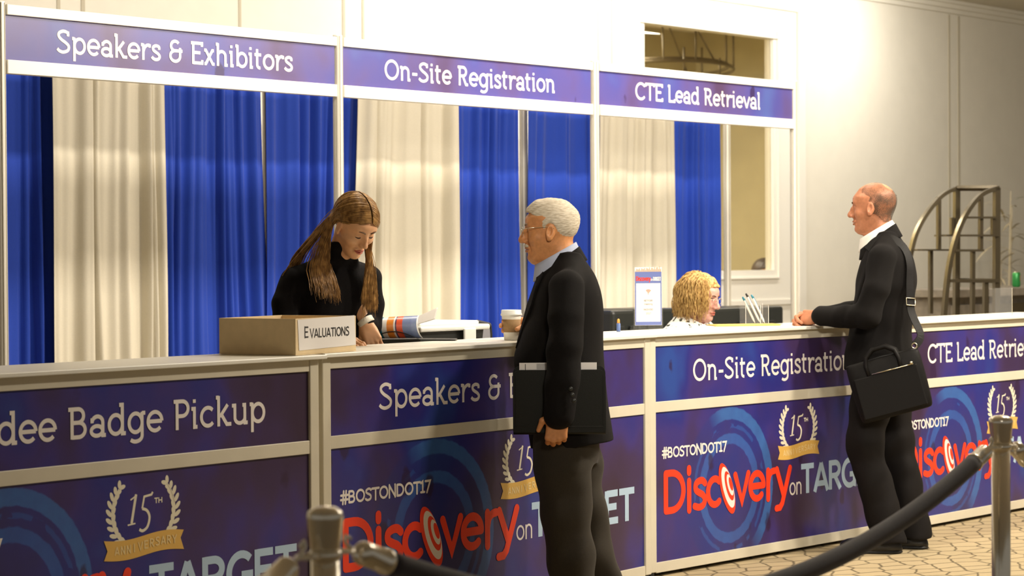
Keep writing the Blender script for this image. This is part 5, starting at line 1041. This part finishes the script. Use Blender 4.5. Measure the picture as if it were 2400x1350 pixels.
# ---- person in the room behind the door glass
def person_glass():
    p = pxx(1792, 640, 5.6); root = make_root((p, 5.6), (-.6, -.8), 'dark haired person seen through the door glass, only the hair showing')
    hp, R, s = (0, .02, 1.225), rotm(0, 6, 0), 1.0
    J = dict(neck=(0, -.02, 1.05), chest=(0, -.02, .92), pelvis=(0, -.06, .56), shL=(-.16, -.02, .965), elL=(-.21, .06, .75), wrL=(-.12, .24, .70), shR=(.16, -.02, .965), elR=(.21, .06, .75), wrR=(.12, .24, .70), hipL=(-.09, -.04, .54), knL=(-.10, .34, .50), anL=(-.10, .32, .09), hipR=(.09, -.04, .54), knR=(.10, .34, .50), anR=(.10, .32, .09))
    hd, T = head_mesh(hp, R, s, (0, -.03, 1.03), h=.004); V, F = join(hd, underbody(J)); np_mesh('body', V, F, 'skinw', root)
    v = Vol((-.16, -.19, -.12), (.16, .16, .18), .004); v.ell((0, -.02, .030), (.120, .138, .116), 0); X, Y_, Z_ = v.ax[0][:, None, None], v.ax[1][None, :, None], v.ax[2][None, None, :]
    v.f = np.maximum(v.f, Y_ - np.interp(v.ax[2], (-.12, 0, .05, .07, .16), (-.03, .02, .06, .12, .14))[None, None, :].astype(np.float32)); v.warp(lambda x, y, z: .002 * np.sin(x * 160 + z * 90) * np.sin(y * 120)); V, F = v.mesh(); np_mesh('hair', np.array(hp) + V @ R.T, F, 'hair_dark', root)
    v = Vol((-.32, -.30, .03), (.32, .44, 1.10), .012); v.tower([(.46, 0, .19, .13, -.20), (.64, 0, .20, .13, -.16), (.86, 0, .19, .12, -.145), (.97, 0, .17, .09, -.12), (1.03, 0, .09, .06, -.09)], k=0)
    v.chain([(-.172, -.02, .955), (-.215, .05, .75), (-.14, .20, .70)], [.068, .054, .042], .012); v.chain([(.172, -.02, .955), (.215, .05, .75), (.14, .20, .70)], [.068, .054, .042], .012)
    V, F = v.mesh(); np_mesh('dark_top', V, F, 'blackknit', root); v = Vol((-.26, -.28, .03), (.26, .46, .68), .012); v.tower([(.44, 0, .18, .02, -.19), (.60, 0, .18, .02, -.18)], k=0)
    for sx in (-1, 1): v.chain([(sx * .09, -.04, .54), (sx * .10, .34, .51), (sx * .10, .33, .05)], [.095, .072, .058], .02)
    V, F = v.mesh(); np_mesh('trousers', V, F, 'blacktrouser', root); return root
person_glass()
# ---------------------------------------------------------------- things on and behind the counters
ZT = 1.066
def fold_text(o, lines, y0=0): pass
# cardboard tray with the EVALUATIONS sheet
bx = empty('cardboard_box', (5.378, -.052, ZT), math.radians(12.5), 'open cardboard box with an Evaluations sheet taped on its end', 'box')
bw, bd, bh, th = .395, .325, .128, .006
m = MB(); m.box(0, bw, 0, bd, 0, .004); m.build('bottom', 'card', bx)
for n, a in (('side', (0, bw, 0, th, .004, bh)), ('side', (0, bw, bd - th, bd, .004, bh)), ('side', (0, th, th, bd - th, .004, bh)), ('side', (bw - th, bw, th, bd - th, .004, bh))): MB().box(*a, .001).build(n, 'card', bx)
v = []; nx = 10
for j in range(5):
    for i in range(nx + 1):
        u = i / nx; v.append((.012 + .372 * u + .008 * (1 - j / 4), -.0014, .016 + .108 * j / 4 + .006 * u))
sh = mesh_obj('label_sheet', v, [(j * (nx + 1) + i, j * (nx + 1) + i + 1, (j + 1) * (nx + 1) + i + 1, (j + 1) * (nx + 1) + i) for j in range(4) for i in range(nx)], 'paper', bx, True)
i = Ink(-.0019); i.text('E', .052, .079, .058, .042, .0054, SANS); i.text('VALUATIONS', .088, .345, .058, .033, .0048, SANS); i.build('lettering', 'black', sh)
# brochure with a page curled over
br = empty('brochure', (6.459, 0.638, ZT + .001), math.radians(-49.4), 'open colour brochure with a curled page beside the woman\'s hand', 'brochure')
bcol = bpy.data.materials.new('brochure_print'); bcol.use_nodes = True; nt = bcol.node_tree; bb = nt.nodes['Principled BSDF']; bb.inputs['Roughness'].default_value = .35
tc = nt.nodes.new('ShaderNodeTexCoord'); sp = nt.nodes.new('ShaderNodeSeparateXYZ'); nt.links.new(tc.outputs['UV'], sp.inputs[0]); rp = nt.nodes.new('ShaderNodeValToRGB'); nt.links.new(sp.outputs[0], rp.inputs[0]); rp.color_ramp.interpolation = 'CONSTANT'; e = rp.color_ramp.elements
e[0].position = 0; e[0].color = (.62, .66, .68, 1); e[1].position = .12; e[1].color = (.02, .19, .27, 1)
for ps, c in ((.26, (.80, .76, .70)), (.36, (.80, .26, .03)), (.50, (.80, .76, .72)), (.535, (.08, .05, .12)), (.56, (.80, .11, .04)), (.68, (.20, .26, .46)), (.86, (.24, .30, .50)), (.97, (.80, .78, .74))): x = rp.color_ramp.elements.new(ps); x.color = (*c, 1)
nn = nt.nodes.new('ShaderNodeTexNoise'); nn.inputs['Scale'].default_value = 55; nt.links.new(tc.outputs['UV'], nn.inputs['Vector']); mx = nt.nodes.new('ShaderNodeMixRGB'); mx.blend_type = 'SOFT_LIGHT'; mx.inputs[0].default_value = .5; nt.links.new(rp.outputs[0], mx.inputs[1]); nt.links.new(nn.outputs['Color'], mx.inputs[2]); nt.links.new(mx.outputs[0], bb.inputs['Base Color'])
def sheet(name, fn, nu, nv, m, parent):
    v = [fn(i / nu, j / nv) for j in range(nv + 1) for i in range(nu + 1)]; f = [(j * (nu + 1) + i, j * (nu + 1) + i + 1, (j + 1) * (nu + 1) + i + 1, (j + 1) * (nu + 1) + i) for j in range(nv) for i in range(nu)]
    o = mesh_obj(name, v, f, m, parent, True); uv = o.data.uv_layers.new(name='UVMap')
    for l in o.data.loops: k = l.vertex_index; uv.data[l.index].uv = ((k % (nu + 1)) / nu, (k // (nu + 1)) / nv)
    s = o.modifiers.new('t', 'SOLIDIFY'); s.thickness = .0008; return o
sheet('lower_pages', lambda u, w: (-.07 + .42 * u, -.035 + .14 * w + .02 * u, .003 + .0025 * math.sin(PI * u)), 20, 4, 'black', br)
sheet('left_page', lambda u, w: (-.075 + .075 * u, -.030 + .12 * w, .006 + .004 * u), 6, 4, 'paper', br)
sheet('arched_page', lambda u, w: (-.01 + .21 * u, -.040 + .05 * w, .006 + .034 * math.sin(PI * u) * (1 - .3 * w)), 24, 6, 'blackplast', br)
sheet('curled_page', lambda u, w: (.006 + .192 * u + .014 * (1 - w) * u - .012 * math.sin(PI * w), .012 - .040 * math.sin(PI * (.08 + .86 * w)) + .012 * u, .006 + .086 * (.5 - .5 * math.cos(PI * (.12 + .80 * w))) / .97 + .008 * u * w), 30, 14, bcol, br)
sheet('turned_page', lambda u, w: (.188 + .085 * u - .012 * (1 - w), .012 + .04 * u, .060 + .036 * w + .012 * u * w + .024 * u), 12, 8, 'paper', br)
# table behind the counter with a storage tote, and the mesh chair
tb = empty('folding_table', (7.10, .98, 0), 0, 'folding table behind the Speakers counter carrying the white lidded tote', 'table')
MB().box(-.45, .45, -.32, .32, .715, .745, .004).build('table_top', 'whiteplast', tb)
for sx in (-1, 1):
    for sy in (-1, 1): MB().tube([(sx * .38, sy * .26, .715), (sx * .40, sy * .28, 0)], .013, 8).build('leg', 'steel', tb, True)
tt = empty('storage_tote', (6.97, .83, .746), math.radians(3), 'black storage tote with white lid and latch behind the counter', 'tote')
m = MB(); x0, x1, y0, y1, H_ = -.20, .225, -.16, .16, .345
m.add([(x0 + .03, y0 + .02, 0), (x1 - .03, y0 + .02, 0), (x1 - .03, y1 - .02, 0), (x0 + .03, y1 - .02, 0), (x0, y0, H_), (x1, y0, H_), (x1, y1, H_), (x0, y1, H_)], [(0, 3, 2, 1), (4, 5, 6, 7), (0, 1, 5, 4), (1, 2, 6, 5), (2, 3, 7, 6), (3, 0, 4, 7)]); m.build('tub', 'blackplast', tt)
m = MB(); m.box(x0 - .022, x1 + .022, y0 - .022, y1 + .022, H_, H_ + .024, .008); m.box(x0 + .012, x1 - .012, y0 + .012, y1 - .012, H_ + .022, H_ + .040, .008); m.build('lid', 'whiteplast', tt)
MB().box(.060, .140, y0 - .030, y0 - .018, H_ - .050, H_ + .010, .006).build('latch', 'whiteplast', tt)
oc_ = empty('mesh_chair', (7.82, 1.25, 0), math.radians(-150), 'grey mesh office chair behind the coffee cup', 'chair')
v = Vol((-.26, -.08, .58), (.26, .10, 1.12), .008); 
MB().box(-.235, .235, -.006, .006, .64, 1.060).build('backrest_mesh', 'greymesh', oc_)
MB().tube([(-.24, 0, .63), (-.245, .0, 1.03), (-.225, 0, 1.075), (0, -.01, 1.095), (.225, 0, 1.075), (.245, 0, 1.03), (.24, 0, .63), (-.24, 0, .63)], .014, 8).build('backrest_frame', 'blackplast', oc_, True)
MB().box(-.25, .25, .02, .50, .44, .50, .02).build('seat', 'greymesh', oc_); MB().tube([(0, .02, .62), (0, .10, .44)], .03, 8).build('back_support', 'blackplast', oc_, True); MB().tube([(0, .26, .44), (0, .26, .08)], .03, 10).build('column', 'blackplast', oc_, True)
for k in range(5):
    a = 2 * PI * k / 5; l = MB().tube([(0, .26, .10), (.29 * math.cos(a), .26 + .29 * math.sin(a), .065)], [.025, .016], 8).build('leg', 'blackplast', oc_, True); MB().sphere((.29 * math.cos(a), .26 + .29 * math.sin(a), .032), .031).build('caster', 'gap', l, True)
# hard cases on a table at the back
tb2 = empty('folding_table', (11.75, 2.92, 0), 0, 'folding table behind the seated woman carrying the black hard cases', 'table')
MB().box(-1.12, 1.12, -.26, .22, .665, .695, .004).build('table_top', 'whiteplast', tb2)
for sx in (-1, 1):
    for sy in (-1, 1): MB().tube([(sx * 1.0, sy * .2 - .02, .665), (sx * 1.02, sy * .2 - .02, 0)], .013, 8).build('leg', 'steel', tb2, True)
def case(x, w, d, h, label):
    o = empty('hard_case', (x, 2.86, .696), 0, label, 'case', 'black hard cases behind the counter')
    lo_h = h * .58; MB().box(-w / 2, w / 2, -d / 2, d / 2, 0, lo_h, .02).build('case_base', 'blackplast', o); MB().box(-w / 2, w / 2, -d / 2, d / 2, lo_h + .006, h, .022).build('case_lid', 'blackplast', o)
    MB().box(-w / 2 - .008, w / 2 + .008, -d / 2 - .008, d / 2 + .008, lo_h - .012, lo_h + .016, .005).build('rim', 'blackplast', o)
    n = max(2, int(w / .28))
    for k in range(n):
        xx = -w / 2 + w * (k + .5) / n; MB().box(xx - .028, xx + .028, -d / 2 - .026, -d / 2 - .006, lo_h - .075, lo_h + .06, .005).build('latch', 'blackplast', o)
    hd = MB().tube([(-.07, -d / 2 - .008, lo_h - .06), (-.065, -d / 2 - .045, lo_h - .06), (.065, -d / 2 - .045, lo_h - .06), (.07, -d / 2 - .008, lo_h - .06)], .011, 8).build('handle', 'blackplast', o, True)
    m = MB()
    for k in range(max(3, int(w / .06))):
        xx = -w / 2 + .03 + k * .06
        if xx < w / 2 - .03: m.box(xx, xx + .022, -d / 2 - .006, -d / 2, .02, lo_h - .10)
    if m.v: m.build('ribs', 'blackplast', o)
    return o
case(10.80, .24, .34, .372, 'small black hard case just right of the grey haired man')
case(11.14, .40, .34, .375, 'black hard case directly behind the wifi notice')
case(12.02, 1.04, .36, .362, 'long black hard case behind the seated blonde woman')
# acrylic notices with the wifi details
def notice(pos, rz, label, full=True):
    o = empty('acrylic_notice', pos, rz, label, 'sign', 'acrylic notices on the counters')
    MB().box(-.068, .068, -.0015, .0015, .004, .278).build('acrylic_sheet', 'acrylic', o); MB().box(-.075, .075, -.045, .045, 0, .004).build('stand_foot', 'acrylic', o)
    p = MB().box(-.062, .062, -.0026, -.0017, .018, .272).build('printed_sheet', 'paper', o)
    y = -.0028; blue = mat('notice_blue', (.13, .17, .42), .5); b = MB().box(-.061, .061, y - .0002, y, .202, .252).box(-.061, -.056, y - .0002, y, .03, .205).box(.056, .061, y - .0002, y, .03, .205).box(-.061, .061, y - .0002, y, .019, .034); b.build('blue_print', blue, p)
    i = Ink(y - .0006)
    for k in range(26):
        x = -.058 + .0046 * k; h_ = .006 + .018 * abs(math.sin(k * 1.9)) * (.4 + .6 * (k / 25)); i.poly([(x, .252), (x, .252 + h_)], .0032)
    i.build('skyline_print', mat('skyline_print', (.55, .36, .24), .6), p)
    i = Ink(y - .0007); i.text('Discovery', -.056, .010, .2125, .020, .0034, dict(SANS, D=SANS['D'])); i.build('name_lettering', 'red', p); i = Ink(y - .0007); i.text('on', .0115, .0205, .2125, .012, .0014, SANS); i.text('TARGET', .0215, .057, .2125, .017, .0030, SANS); i.build('target_lettering', 'ink', p)
    i = Ink(y - .0006)
    for r in (.006, .0115, .017): i.poly([(r * math.cos(math.radians(a)), .156 + r * math.sin(math.radians(a))) for a in range(48, 136, 8)], .0034)
    i.fill([(.0022 * math.cos(k), .1555 + .0022 * math.sin(k)) for k in range(6)]); i.build('wifi_symbol', mat('wifi_red', (.80, .22, .12), .5), p)
    i = Ink(y - .0006); i.text('NETWORK', -.020, .020, .122, .0085, .0013, SANS); i.text('PASSWORD', -.022, .022, .083, .0085, .0013, SANS); i.text('2017', -.012, .012, .066, .0085, .0013, SANS); i.text('Meeting', -.019, .019, .107, .0085, .0012, dict(SANS, M=(.84, [[(.08, 0), (.08, 1), (.40, .2), (.72, 1), (.72, 0)]]))); i.build('network_lettering', 'greyink', p)
    o.scale = (1.03, 1, 1.05); return o
notice((8.134, .493, ZT), math.radians(-38), 'wifi network notice in a clear stand at the end of the On-Site counter')
notice((10.05, .44, ZT), math.radians(-25), 'second notice stand half hidden behind the bald man')
# pens in a clear holder, yellow folder, loose sheet
ph_ = empty('pen_holder', (8.985, .49, ZT + .0), math.radians(-30), 'clear acrylic pen holder beside the yellow folder', 'holder')
for nme, a in (('panel', (-.062, .062, -.034, -.032, 0, .092)), ('panel', (-.062, .062, .032, .034, 0, .100)), ('side_panel', (-.062, -.060, -.032, .032, 0, .096)), ('side_panel', (.060, .062, -.032, .032, 0, .096)), ('divider', (.018, .020, -.032, .032, .002, .098)), ('base', (-.060, .060, -.032, .032, 0, .002)), ('edge', (-.0622, -.0605, -.0345, -.0325, 0, .094)), ('edge', (.0605, .0622, -.0345, -.0325, 0, .094)), ('edge', (.0180, .0200, -.0345, -.0325, 0, .094)), ('edge', (.0605, .0622, .0325, .0345, 0, .102))): MB().box(*a).build(nme, 'paper' if nme == 'edge' else 'acrylic', ph_)
def pen(p0, p1, cap, label):
    a, b = Vector(p0), Vector(p1); o = empty('ballpoint_pen', (0, 0, 0), 0, label, 'pen', 'pens in the clear holder'); o.location = a; o.rotation_euler = (b - a).to_track_quat('Z', 'Y').to_euler(); L = (b - a).length
    MB().lathe([(.001, 0), (.004, .012), (.0052, .02), (.0052, L - .022), (.0046, L - .02)], (0, 0, 0), 12).build('barrel', 'pencilw', o, True); MB().lathe([(.0046, L - .021), (.0048, L - .004), (.003, L)], (0, 0, 0), 12).build('cap', cap, o, True); MB().box(-.0012, .0012, .005, .0068, L - .055, L - .012).build('clip', cap, o)
cc = Vector((8.985, .49, ZT + .006)); rr_ = Vector((.651, -.759, 0)); dd_ = Vector((.759, .651, 0))
pen(cc + rr_ * .030, cc - rr_ * .040 + Vector((0, 0, .145)), 'black', 'white pen with a black cap in the clear holder'); pen(cc + rr_ * .050 - dd_ * .01, cc - rr_ * .012 + dd_ * .01 + Vector((0, 0, .138)), 'teal', 'white pen with a teal end leaning right in the clear holder'); pen(cc + rr_ * .005 + dd_ * .012, cc - rr_ * .055 + dd_ * .012 + Vector((0, 0, .128)), 'teal', 'white pen with a teal end at the far left of the clear holder')
yf_ = empty('yellow_folder', (8.83, .40, ZT), math.radians(-35), 'yellow paper folder lying on the On-Site counter', 'folder'); MB().box(-.20, .13, -.05, .085, .0, .004, .001).build('folder_cover', 'yellow', yf_); MB().box(-.19, .14, -.046, .081, .0042, .0065).build('paper_sheets', 'yellow', yf_)
tag(MB().box(-.01, .03, -.06, .02, 0, .008, .002).build('loose_card', 'pencilw'), 'small white card at the right end of the yellow folder', 'card'); bpy.data.objects['loose_card'].location = (9.12, .30, ZT)
mk = empty('marker_pen', (8.095, .45, ZT), 0, 'short blue and orange marker standing on the counter left of the wifi notice', 'marker'); mk.location = (7.83, .43, ZT)
MB().lathe([(.0085, 0), (.009, .002), (.009, .036), (.007, .038)], (0, 0, 0), 14).build('barrel', mat('marker_blue', (.10, .16, .36), .4), mk, True); MB().lathe([(.0065, .038), (.006, .052), (.003, .058)], (0, 0, 0), 14).build('cap', mat('marker_orange', (.80, .35, .06), .4), mk, True)
# clear brochure rack at the right end of the last counter
ra = empty('acrylic_rack', (10.86, .12, ZT), 0, 'clear acrylic panel standing on the CTE counter', 'rack'); MB().box(-.20, .05, 0, .003, 0, .15).build('panel', 'acrylic', ra); MB().box(.047, .05, 0, .10, 0, .15).build('side_panel', 'acrylic', ra); MB().box(.0495, .0515, -.001, .001, 0, .15).build('edge', 'trimd', ra); MB().box(-.20, .05, .0, .10, 0, .003).build('foot', 'acrylic', ra)

# ---------------------------------------------------------------- stanchions and velvet ropes
def stanchion(x, y, label, dirs):
    o = empty('stanchion', (x, y, 0), 0, label, 'stanchion', 'chrome rope stanchions'); top = .955
    MB().lathe([(.165, 0), (.165, .008), (.155, .016), (.09, .034), (.045, .050), (.030, .060)], (0, 0, 0), 48).build('base', 'chrome', o, True)
    MB().lathe([(.0255, .055), (.0255, top - .075)], (0, 0, 0), 32).build('pole', 'chrome', o, True)
    MB().lathe([(.0262, top - .066), (.0268, top - .060), (.0325, top - .010), (.0330, top - .004), (.0300, top + .003), (.019, top + .010), (.0001, top + .0125)], (0, 0, 0), 40).build('finial', 'chrome', o, True)
    MB().lathe([(.0258, top - .082), (.0290, top - .081), (.0290, top - .068), (.0258, top - .067)], (0, 0, 0), 32).build('collar', 'chrome', o, True)
    for a in dirs:
        d = Vector((math.cos(a), math.sin(a), 0)); n = Vector((-d.y, d.x, 0)); c = d * .045 + Vector((0, 0, top - .074))
        MB().tube([c + d * .022 * math.cos(q) + n * .020 * math.sin(q) for q in [2 * PI * k / 20 for k in range(21)]], .0032, 8, False).build('eye_loop', 'chrome', o, True)
    return o
SL, SR = Vector((2.775, -2.838, 0)), Vector((5.454, -2.735, 0)); ax = (SR - SL).normalized(); al = math.atan2(ax.y, ax.x)
S0, S3 = SL - ax * 2.3, SR + ax * 2.3
stanchion(SL.x, SL.y, 'chrome rope stanchion in front of the Badge Pickup counter, out of focus', (al, al + PI)); stanchion(SR.x, SR.y, 'chrome rope stanchion at the right in front of the CTE counter', (al, al + PI))
stanchion(S0.x, S0.y, 'chrome rope stanchion outside the view to the left', (al,)); stanchion(S3.x, S3.y, 'chrome rope stanchion outside the view to the right', (al + PI,))
def rope(A, B, label, sag):
    A = Vector((A.x, A.y, .885)); B = Vector((B.x, B.y, .885)); d = (B - A); L = d.length; d.normalize(); off = .062; o = empty('velvet_rope', (A + B) / 2 * 1.0, 0, label, 'rope', 'velvet barrier ropes'); base = (A + B) / 2
    P = lambda t: A + d * (off + (L - 2 * off) * t) + Vector((0, 0, -sag * (1 - (2 * t - 1) ** 2))) - base
    dr = math.atan(4 * sag / (L - 2 * off)); pts = [P(t / 40) for t in range(41)]; c = [p for p in pts if (p - pts[0]).length > .105 and (p - pts[-1]).length > .105]
    def at(end, q): e = pts[0] if end == 0 else pts[-1]; s = d if end == 0 else -d; return e + (s * math.cos(dr * .96) + Vector((0, 0, -math.sin(dr * .96)))) * q
    MB().tube([at(0, .100)] + c + [at(1, .100)], .0235, 20).build('rope_body', 'velvet', o, True)
    for e in (0, 1):
        dv = (at(e, .1) - at(e, .03)).normalized(); MB().lathe([(.008, .024), (.015, .026), (.0215, .034), (.0225, .040), (.0225, .096), (.0250, .098), (.0250, .108), (.0235, .109)], at(e, 0), 24, dv).build('end_cap', 'chrome', o, True)
        h = [at(e, .030), at(e, .012), at(e, -.004) + Vector((0, 0, .004)), at(e, -.012) + Vector((0, 0, .012)), at(e, -.010) + Vector((0, 0, .020)), at(e, .004) + Vector((0, 0, .018))]
        MB().tube(h, .0042, 8).build('snap_hook', 'chrome', o, True)
    return o
rope(SL, SR, 'dark velvet rope sagging between the two chrome stanchions', .24); rope(S0, SL, 'dark velvet rope leading off to the left from the blurred stanchion', .30); rope(SR, S3, 'dark velvet rope leading off to the right from the right stanchion', .30)

# ---------------------------------------------------------------- right background: arched rack, bar, plants, can
YC = 2.85
def at(x, y, Y): d = _fw + _r * ((x - 1200) / 5200) - _u * ((y - 675) / 5200); return CAM + d * ((Y - CAM.y) / d.y)
rk = empty('arched_display_rack', (0, 0, 0), 0, 'arched metal display rack behind the bald man', 'rack')
fx = Vector((.80, -.60, 0)) 
def plane_pt(x, y, o): # on the vertical plane through o along fx
    d = _fw + _r * ((x - 1200) / 5200) - _u * ((y - 675) / 5200); n = Vector((fx.y, -fx.x, 0)); return CAM + d * ((o - CAM).dot(n) / d.dot(n))
OA, OB = at(2240, 600, 2.30), at(2300, 600, 1.98)
def bar(name, pts, o, w, t, m='cart'):
    P = [plane_pt(x, y, o) for x, y in pts]; P = [Vector((q_.x, q_.y, 0)) if y_ >= 1000 else q_ for q_, (x_, y_) in zip(P, pts)]; n = Vector((fx.y, -fx.x, 0)); b = MB(); v = []
    if len(P) > 2:
        q = [P[0]] + P + [P[-1]]; S = []
        for i in range(1, len(q) - 2):
            for k in range(6):
                s = k / 6; S.append(.5 * (2 * q[i] + (q[i + 1] - q[i - 1]) * s + (2 * q[i - 1] - 5 * q[i] + 4 * q[i + 1] - q[i + 2]) * s * s + (3 * q[i] - q[i - 1] - 3 * q[i + 1] + q[i + 2]) * s ** 3))
        P = S + [P[-1]]
    for i, p in enumerate(P):
        tg = (P[min(i + 1, len(P) - 1)] - P[max(i - 1, 0)]).normalized(); sd = tg.cross(n).normalized()
        for a, c in ((-1, -1), (1, -1), (1, 1), (-1, 1)): v.append(p + sd * a * w / 2 + n * c * t / 2)
    b.add(v, [(4 * i + k, 4 * i + (k + 1) % 4, 4 * i + 4 + (k + 1) % 4, 4 * i + 4 + k) for i in range(len(P) - 1) for k in range(4)] + [(3, 2, 1, 0), tuple(4 * (len(P) - 1) + k for k in range(4))]); return b.build(name, m, rk)
floor_y = lambda x, o: None
bar('arch', [(2112, 800), (2118, 690), (2136, 585), (2152, 535), (2178, 492), (2208, 458), (2240, 441)], OA, .026, .05); bar('post', [(2242, 440), (2241, 700)], OA, .036, .05); bar('post', [(2241, 700), (2240, 1010)], OA, .036, .05)
bar('bar', [(2200, 462), (2200, 584)], OA, .024, .04); bar('bar', [(2181, 588), (2181, 735)], OA, .024, .04); bar('shelf', [(2136, 586), (2210, 586)], OA, .012, .22); bar('shelf', [(2204, 552), (2240, 552)], OA, .012, .22); bar('bar', [(2231, 510), (2231, 552)], OA, .02, .04)
bar('arch', [(2204, 830), (2213, 730), (2222, 640), (2238, 565), (2262, 505), (2298, 458), (2340, 440)], OB, .028, .05); bar('post', [(2336, 440), (2335, 700)], OB, .038, .05); bar('post', [(2335, 700), (2333, 1000)], OB, .038, .05)
for nm, p, w, t in (('bar', [(2299, 462), (2298, 586)], .024, .04), ('bar', [(2280, 588), (2279, 740)], .024, .04), ('shelf', [(2262, 510), (2330, 510)], .014, .10), ('shelf', [(2246, 552), (2336, 552)], .014, .10), ('shelf', [(2234, 587), (2300, 587)], .016, .10), ('shelf', [(2222, 658), (2336, 658)], .022, .10), ('bar', [(2327, 510), (2327, 552)], .02, .04), ('bar', [(2310, 662), (2309, 745)], .03, .04)): bar(nm, p, OB, w, t)
P0, P1 = plane_pt(2242, 441, OA), plane_pt(2338, 441, OB); MB().tube([P0, P1], .020, 4).build('top_bar', 'cart', rk)
for (xa, ya), (xb, yb) in (((2242, 657), (2335, 658)),): MB().tube([plane_pt(xa, ya, OA), plane_pt(xb, yb, OB)], .016, 4).build('cross_bar', 'cart', rk)
b0, b1 = at(2243, 674, 3.0), at(2243, 674, 3.0)
bc = empty('stone_bar', (0, 0, 0), 0, 'grey stone topped bar behind the CTE counter with a soda can on it', 'bar'); zb = at(2382, 673, 2.8).z; xl = at(2243, 674, 2.62).x
MB().box(xl, xl + 2.6, 2.62, 3.25, zb - .06, zb, .006).build('bar_top', 'stone', bc); MB().box(xl + .06, xl + 2.55, 2.74, 3.2, 0, zb - .06).build('bar_front', 'stone', bc)
for k in range(3): MB().box(xl + .10 + .75 * k, xl + .78 + .75 * k, 2.72, 2.74, .15, zb - .12, .004).build('front_panel', 'bronze' if k == 1 else 'stone', bc)
cp = at(2382, 673, 2.82); cn = empty('soda_can', (cp.x, 2.82, zb), math.radians(-40), 'green soda can standing on the stone bar', 'can')
MB().lathe([(.024, 0), (.0275, .004), (.033, .012), (.033, .104), (.0275, .116), (.0265, .118)], (0, 0, 0), 28).build('can_body', 'green', cn, True); MB().lathe([(.0272, .1165), (.0268, .120), (.0255, .119), (.0001, .1175)], (0, 0, 0), 24).build('can_lid', 'steel', cn, True)
MB().lathe([(.0333, .045), (.0334, .05), (.0334, .085), (.0333, .088)], (0, 0, 0), 28).build('label_patch', mat('can_patch', (.55, .20, .10), .4), cn, True) if False else mesh_obj('label_patch', [(.0334 * math.cos(a), .0334 * math.sin(a), z) for z in (.050, .095) for a in [(-.9 + .12 * k) for k in range(9)]], [(k, k + 1, k + 10, k + 9) for k in range(8)], mat('can_patch', (.60, .22, .12), .4), cn, True)
# pale bamboo in a planter behind the bar, and the palm at the frame edge
def leafblade(b, p, d, L, w):
    d = d.normalized(); u = d.cross(Vector((0, 0, 1))); u = u.normalized() if u.length > .01 else Vector((1, 0, 0)); v = []
    for k in range(7):
        t = k / 6; c = p + d * L * t + Vector((0, 0, -.35 * L * t * t)); ww = w * math.sin(PI * min(.98, .08 + t * .92)) ** .8
        v += [c - u * ww, c + u * ww + Vector((0, 0, .15 * ww))]
    b.add(v, [(2 * k, 2 * k + 1, 2 * k + 3, 2 * k + 2) for k in range(6)])
def plant(x, y, h, m, label, nm, seed, stalks, pot, lw, cat='plant'):
    o = empty(nm, (x, y, 0), 0, label, cat); rg = random.Random(seed); MB().lathe([(.16, 0), (.20, .30), (.205, .32), (.185, .32), (.18, .29), (.0001, .28)], (0, 0, 0), 28).build('planter', pot, o, True)
    for s in range(stalks):
        a = rg.uniform(0, 6.28); r = rg.uniform(.02, .1); p0 = Vector((r * math.cos(a), r * math.sin(a), .28)); hh = h * rg.uniform(.8, 1.0); lean = Vector((.08 * math.cos(a), .08 * math.sin(a), 0)); st = MB().tube([p0 + lean * t + Vector((0, 0, (hh - .28) * t)) for t in [k / 8 for k in range(9)]], [.014, .014, .013, .012, .011, .010, .008, .006, .004], 8).build('stalk', m, o, True); lb = MB()
        for k in range(16):
            t = .35 + .65 * k / 15; an = rg.uniform(0, 6.28); leafblade(lb, p0 + lean * t + Vector((0, 0, (hh - .28) * t)), Vector((math.cos(an), math.sin(an), rg.uniform(-.3, .9))), rg.uniform(.14, .30), lw)
        lb.build('leaves', m, st, True)
    return o
bp_ = at(2352, 600, 3.9); plant(bp_.x, 3.9, 2.15, 'dryleaf', 'pale dried bamboo plant behind the display rack and bar', 'bamboo_plant', 4, 4, 'stone', .012)
gp = at(2470, 600, 3.7); plant(gp.x, 3.7, 2.0, 'leaf', 'green leafed plant at the right edge with one leaf in view', 'green_plant', 8, 3, 'stone', .018)
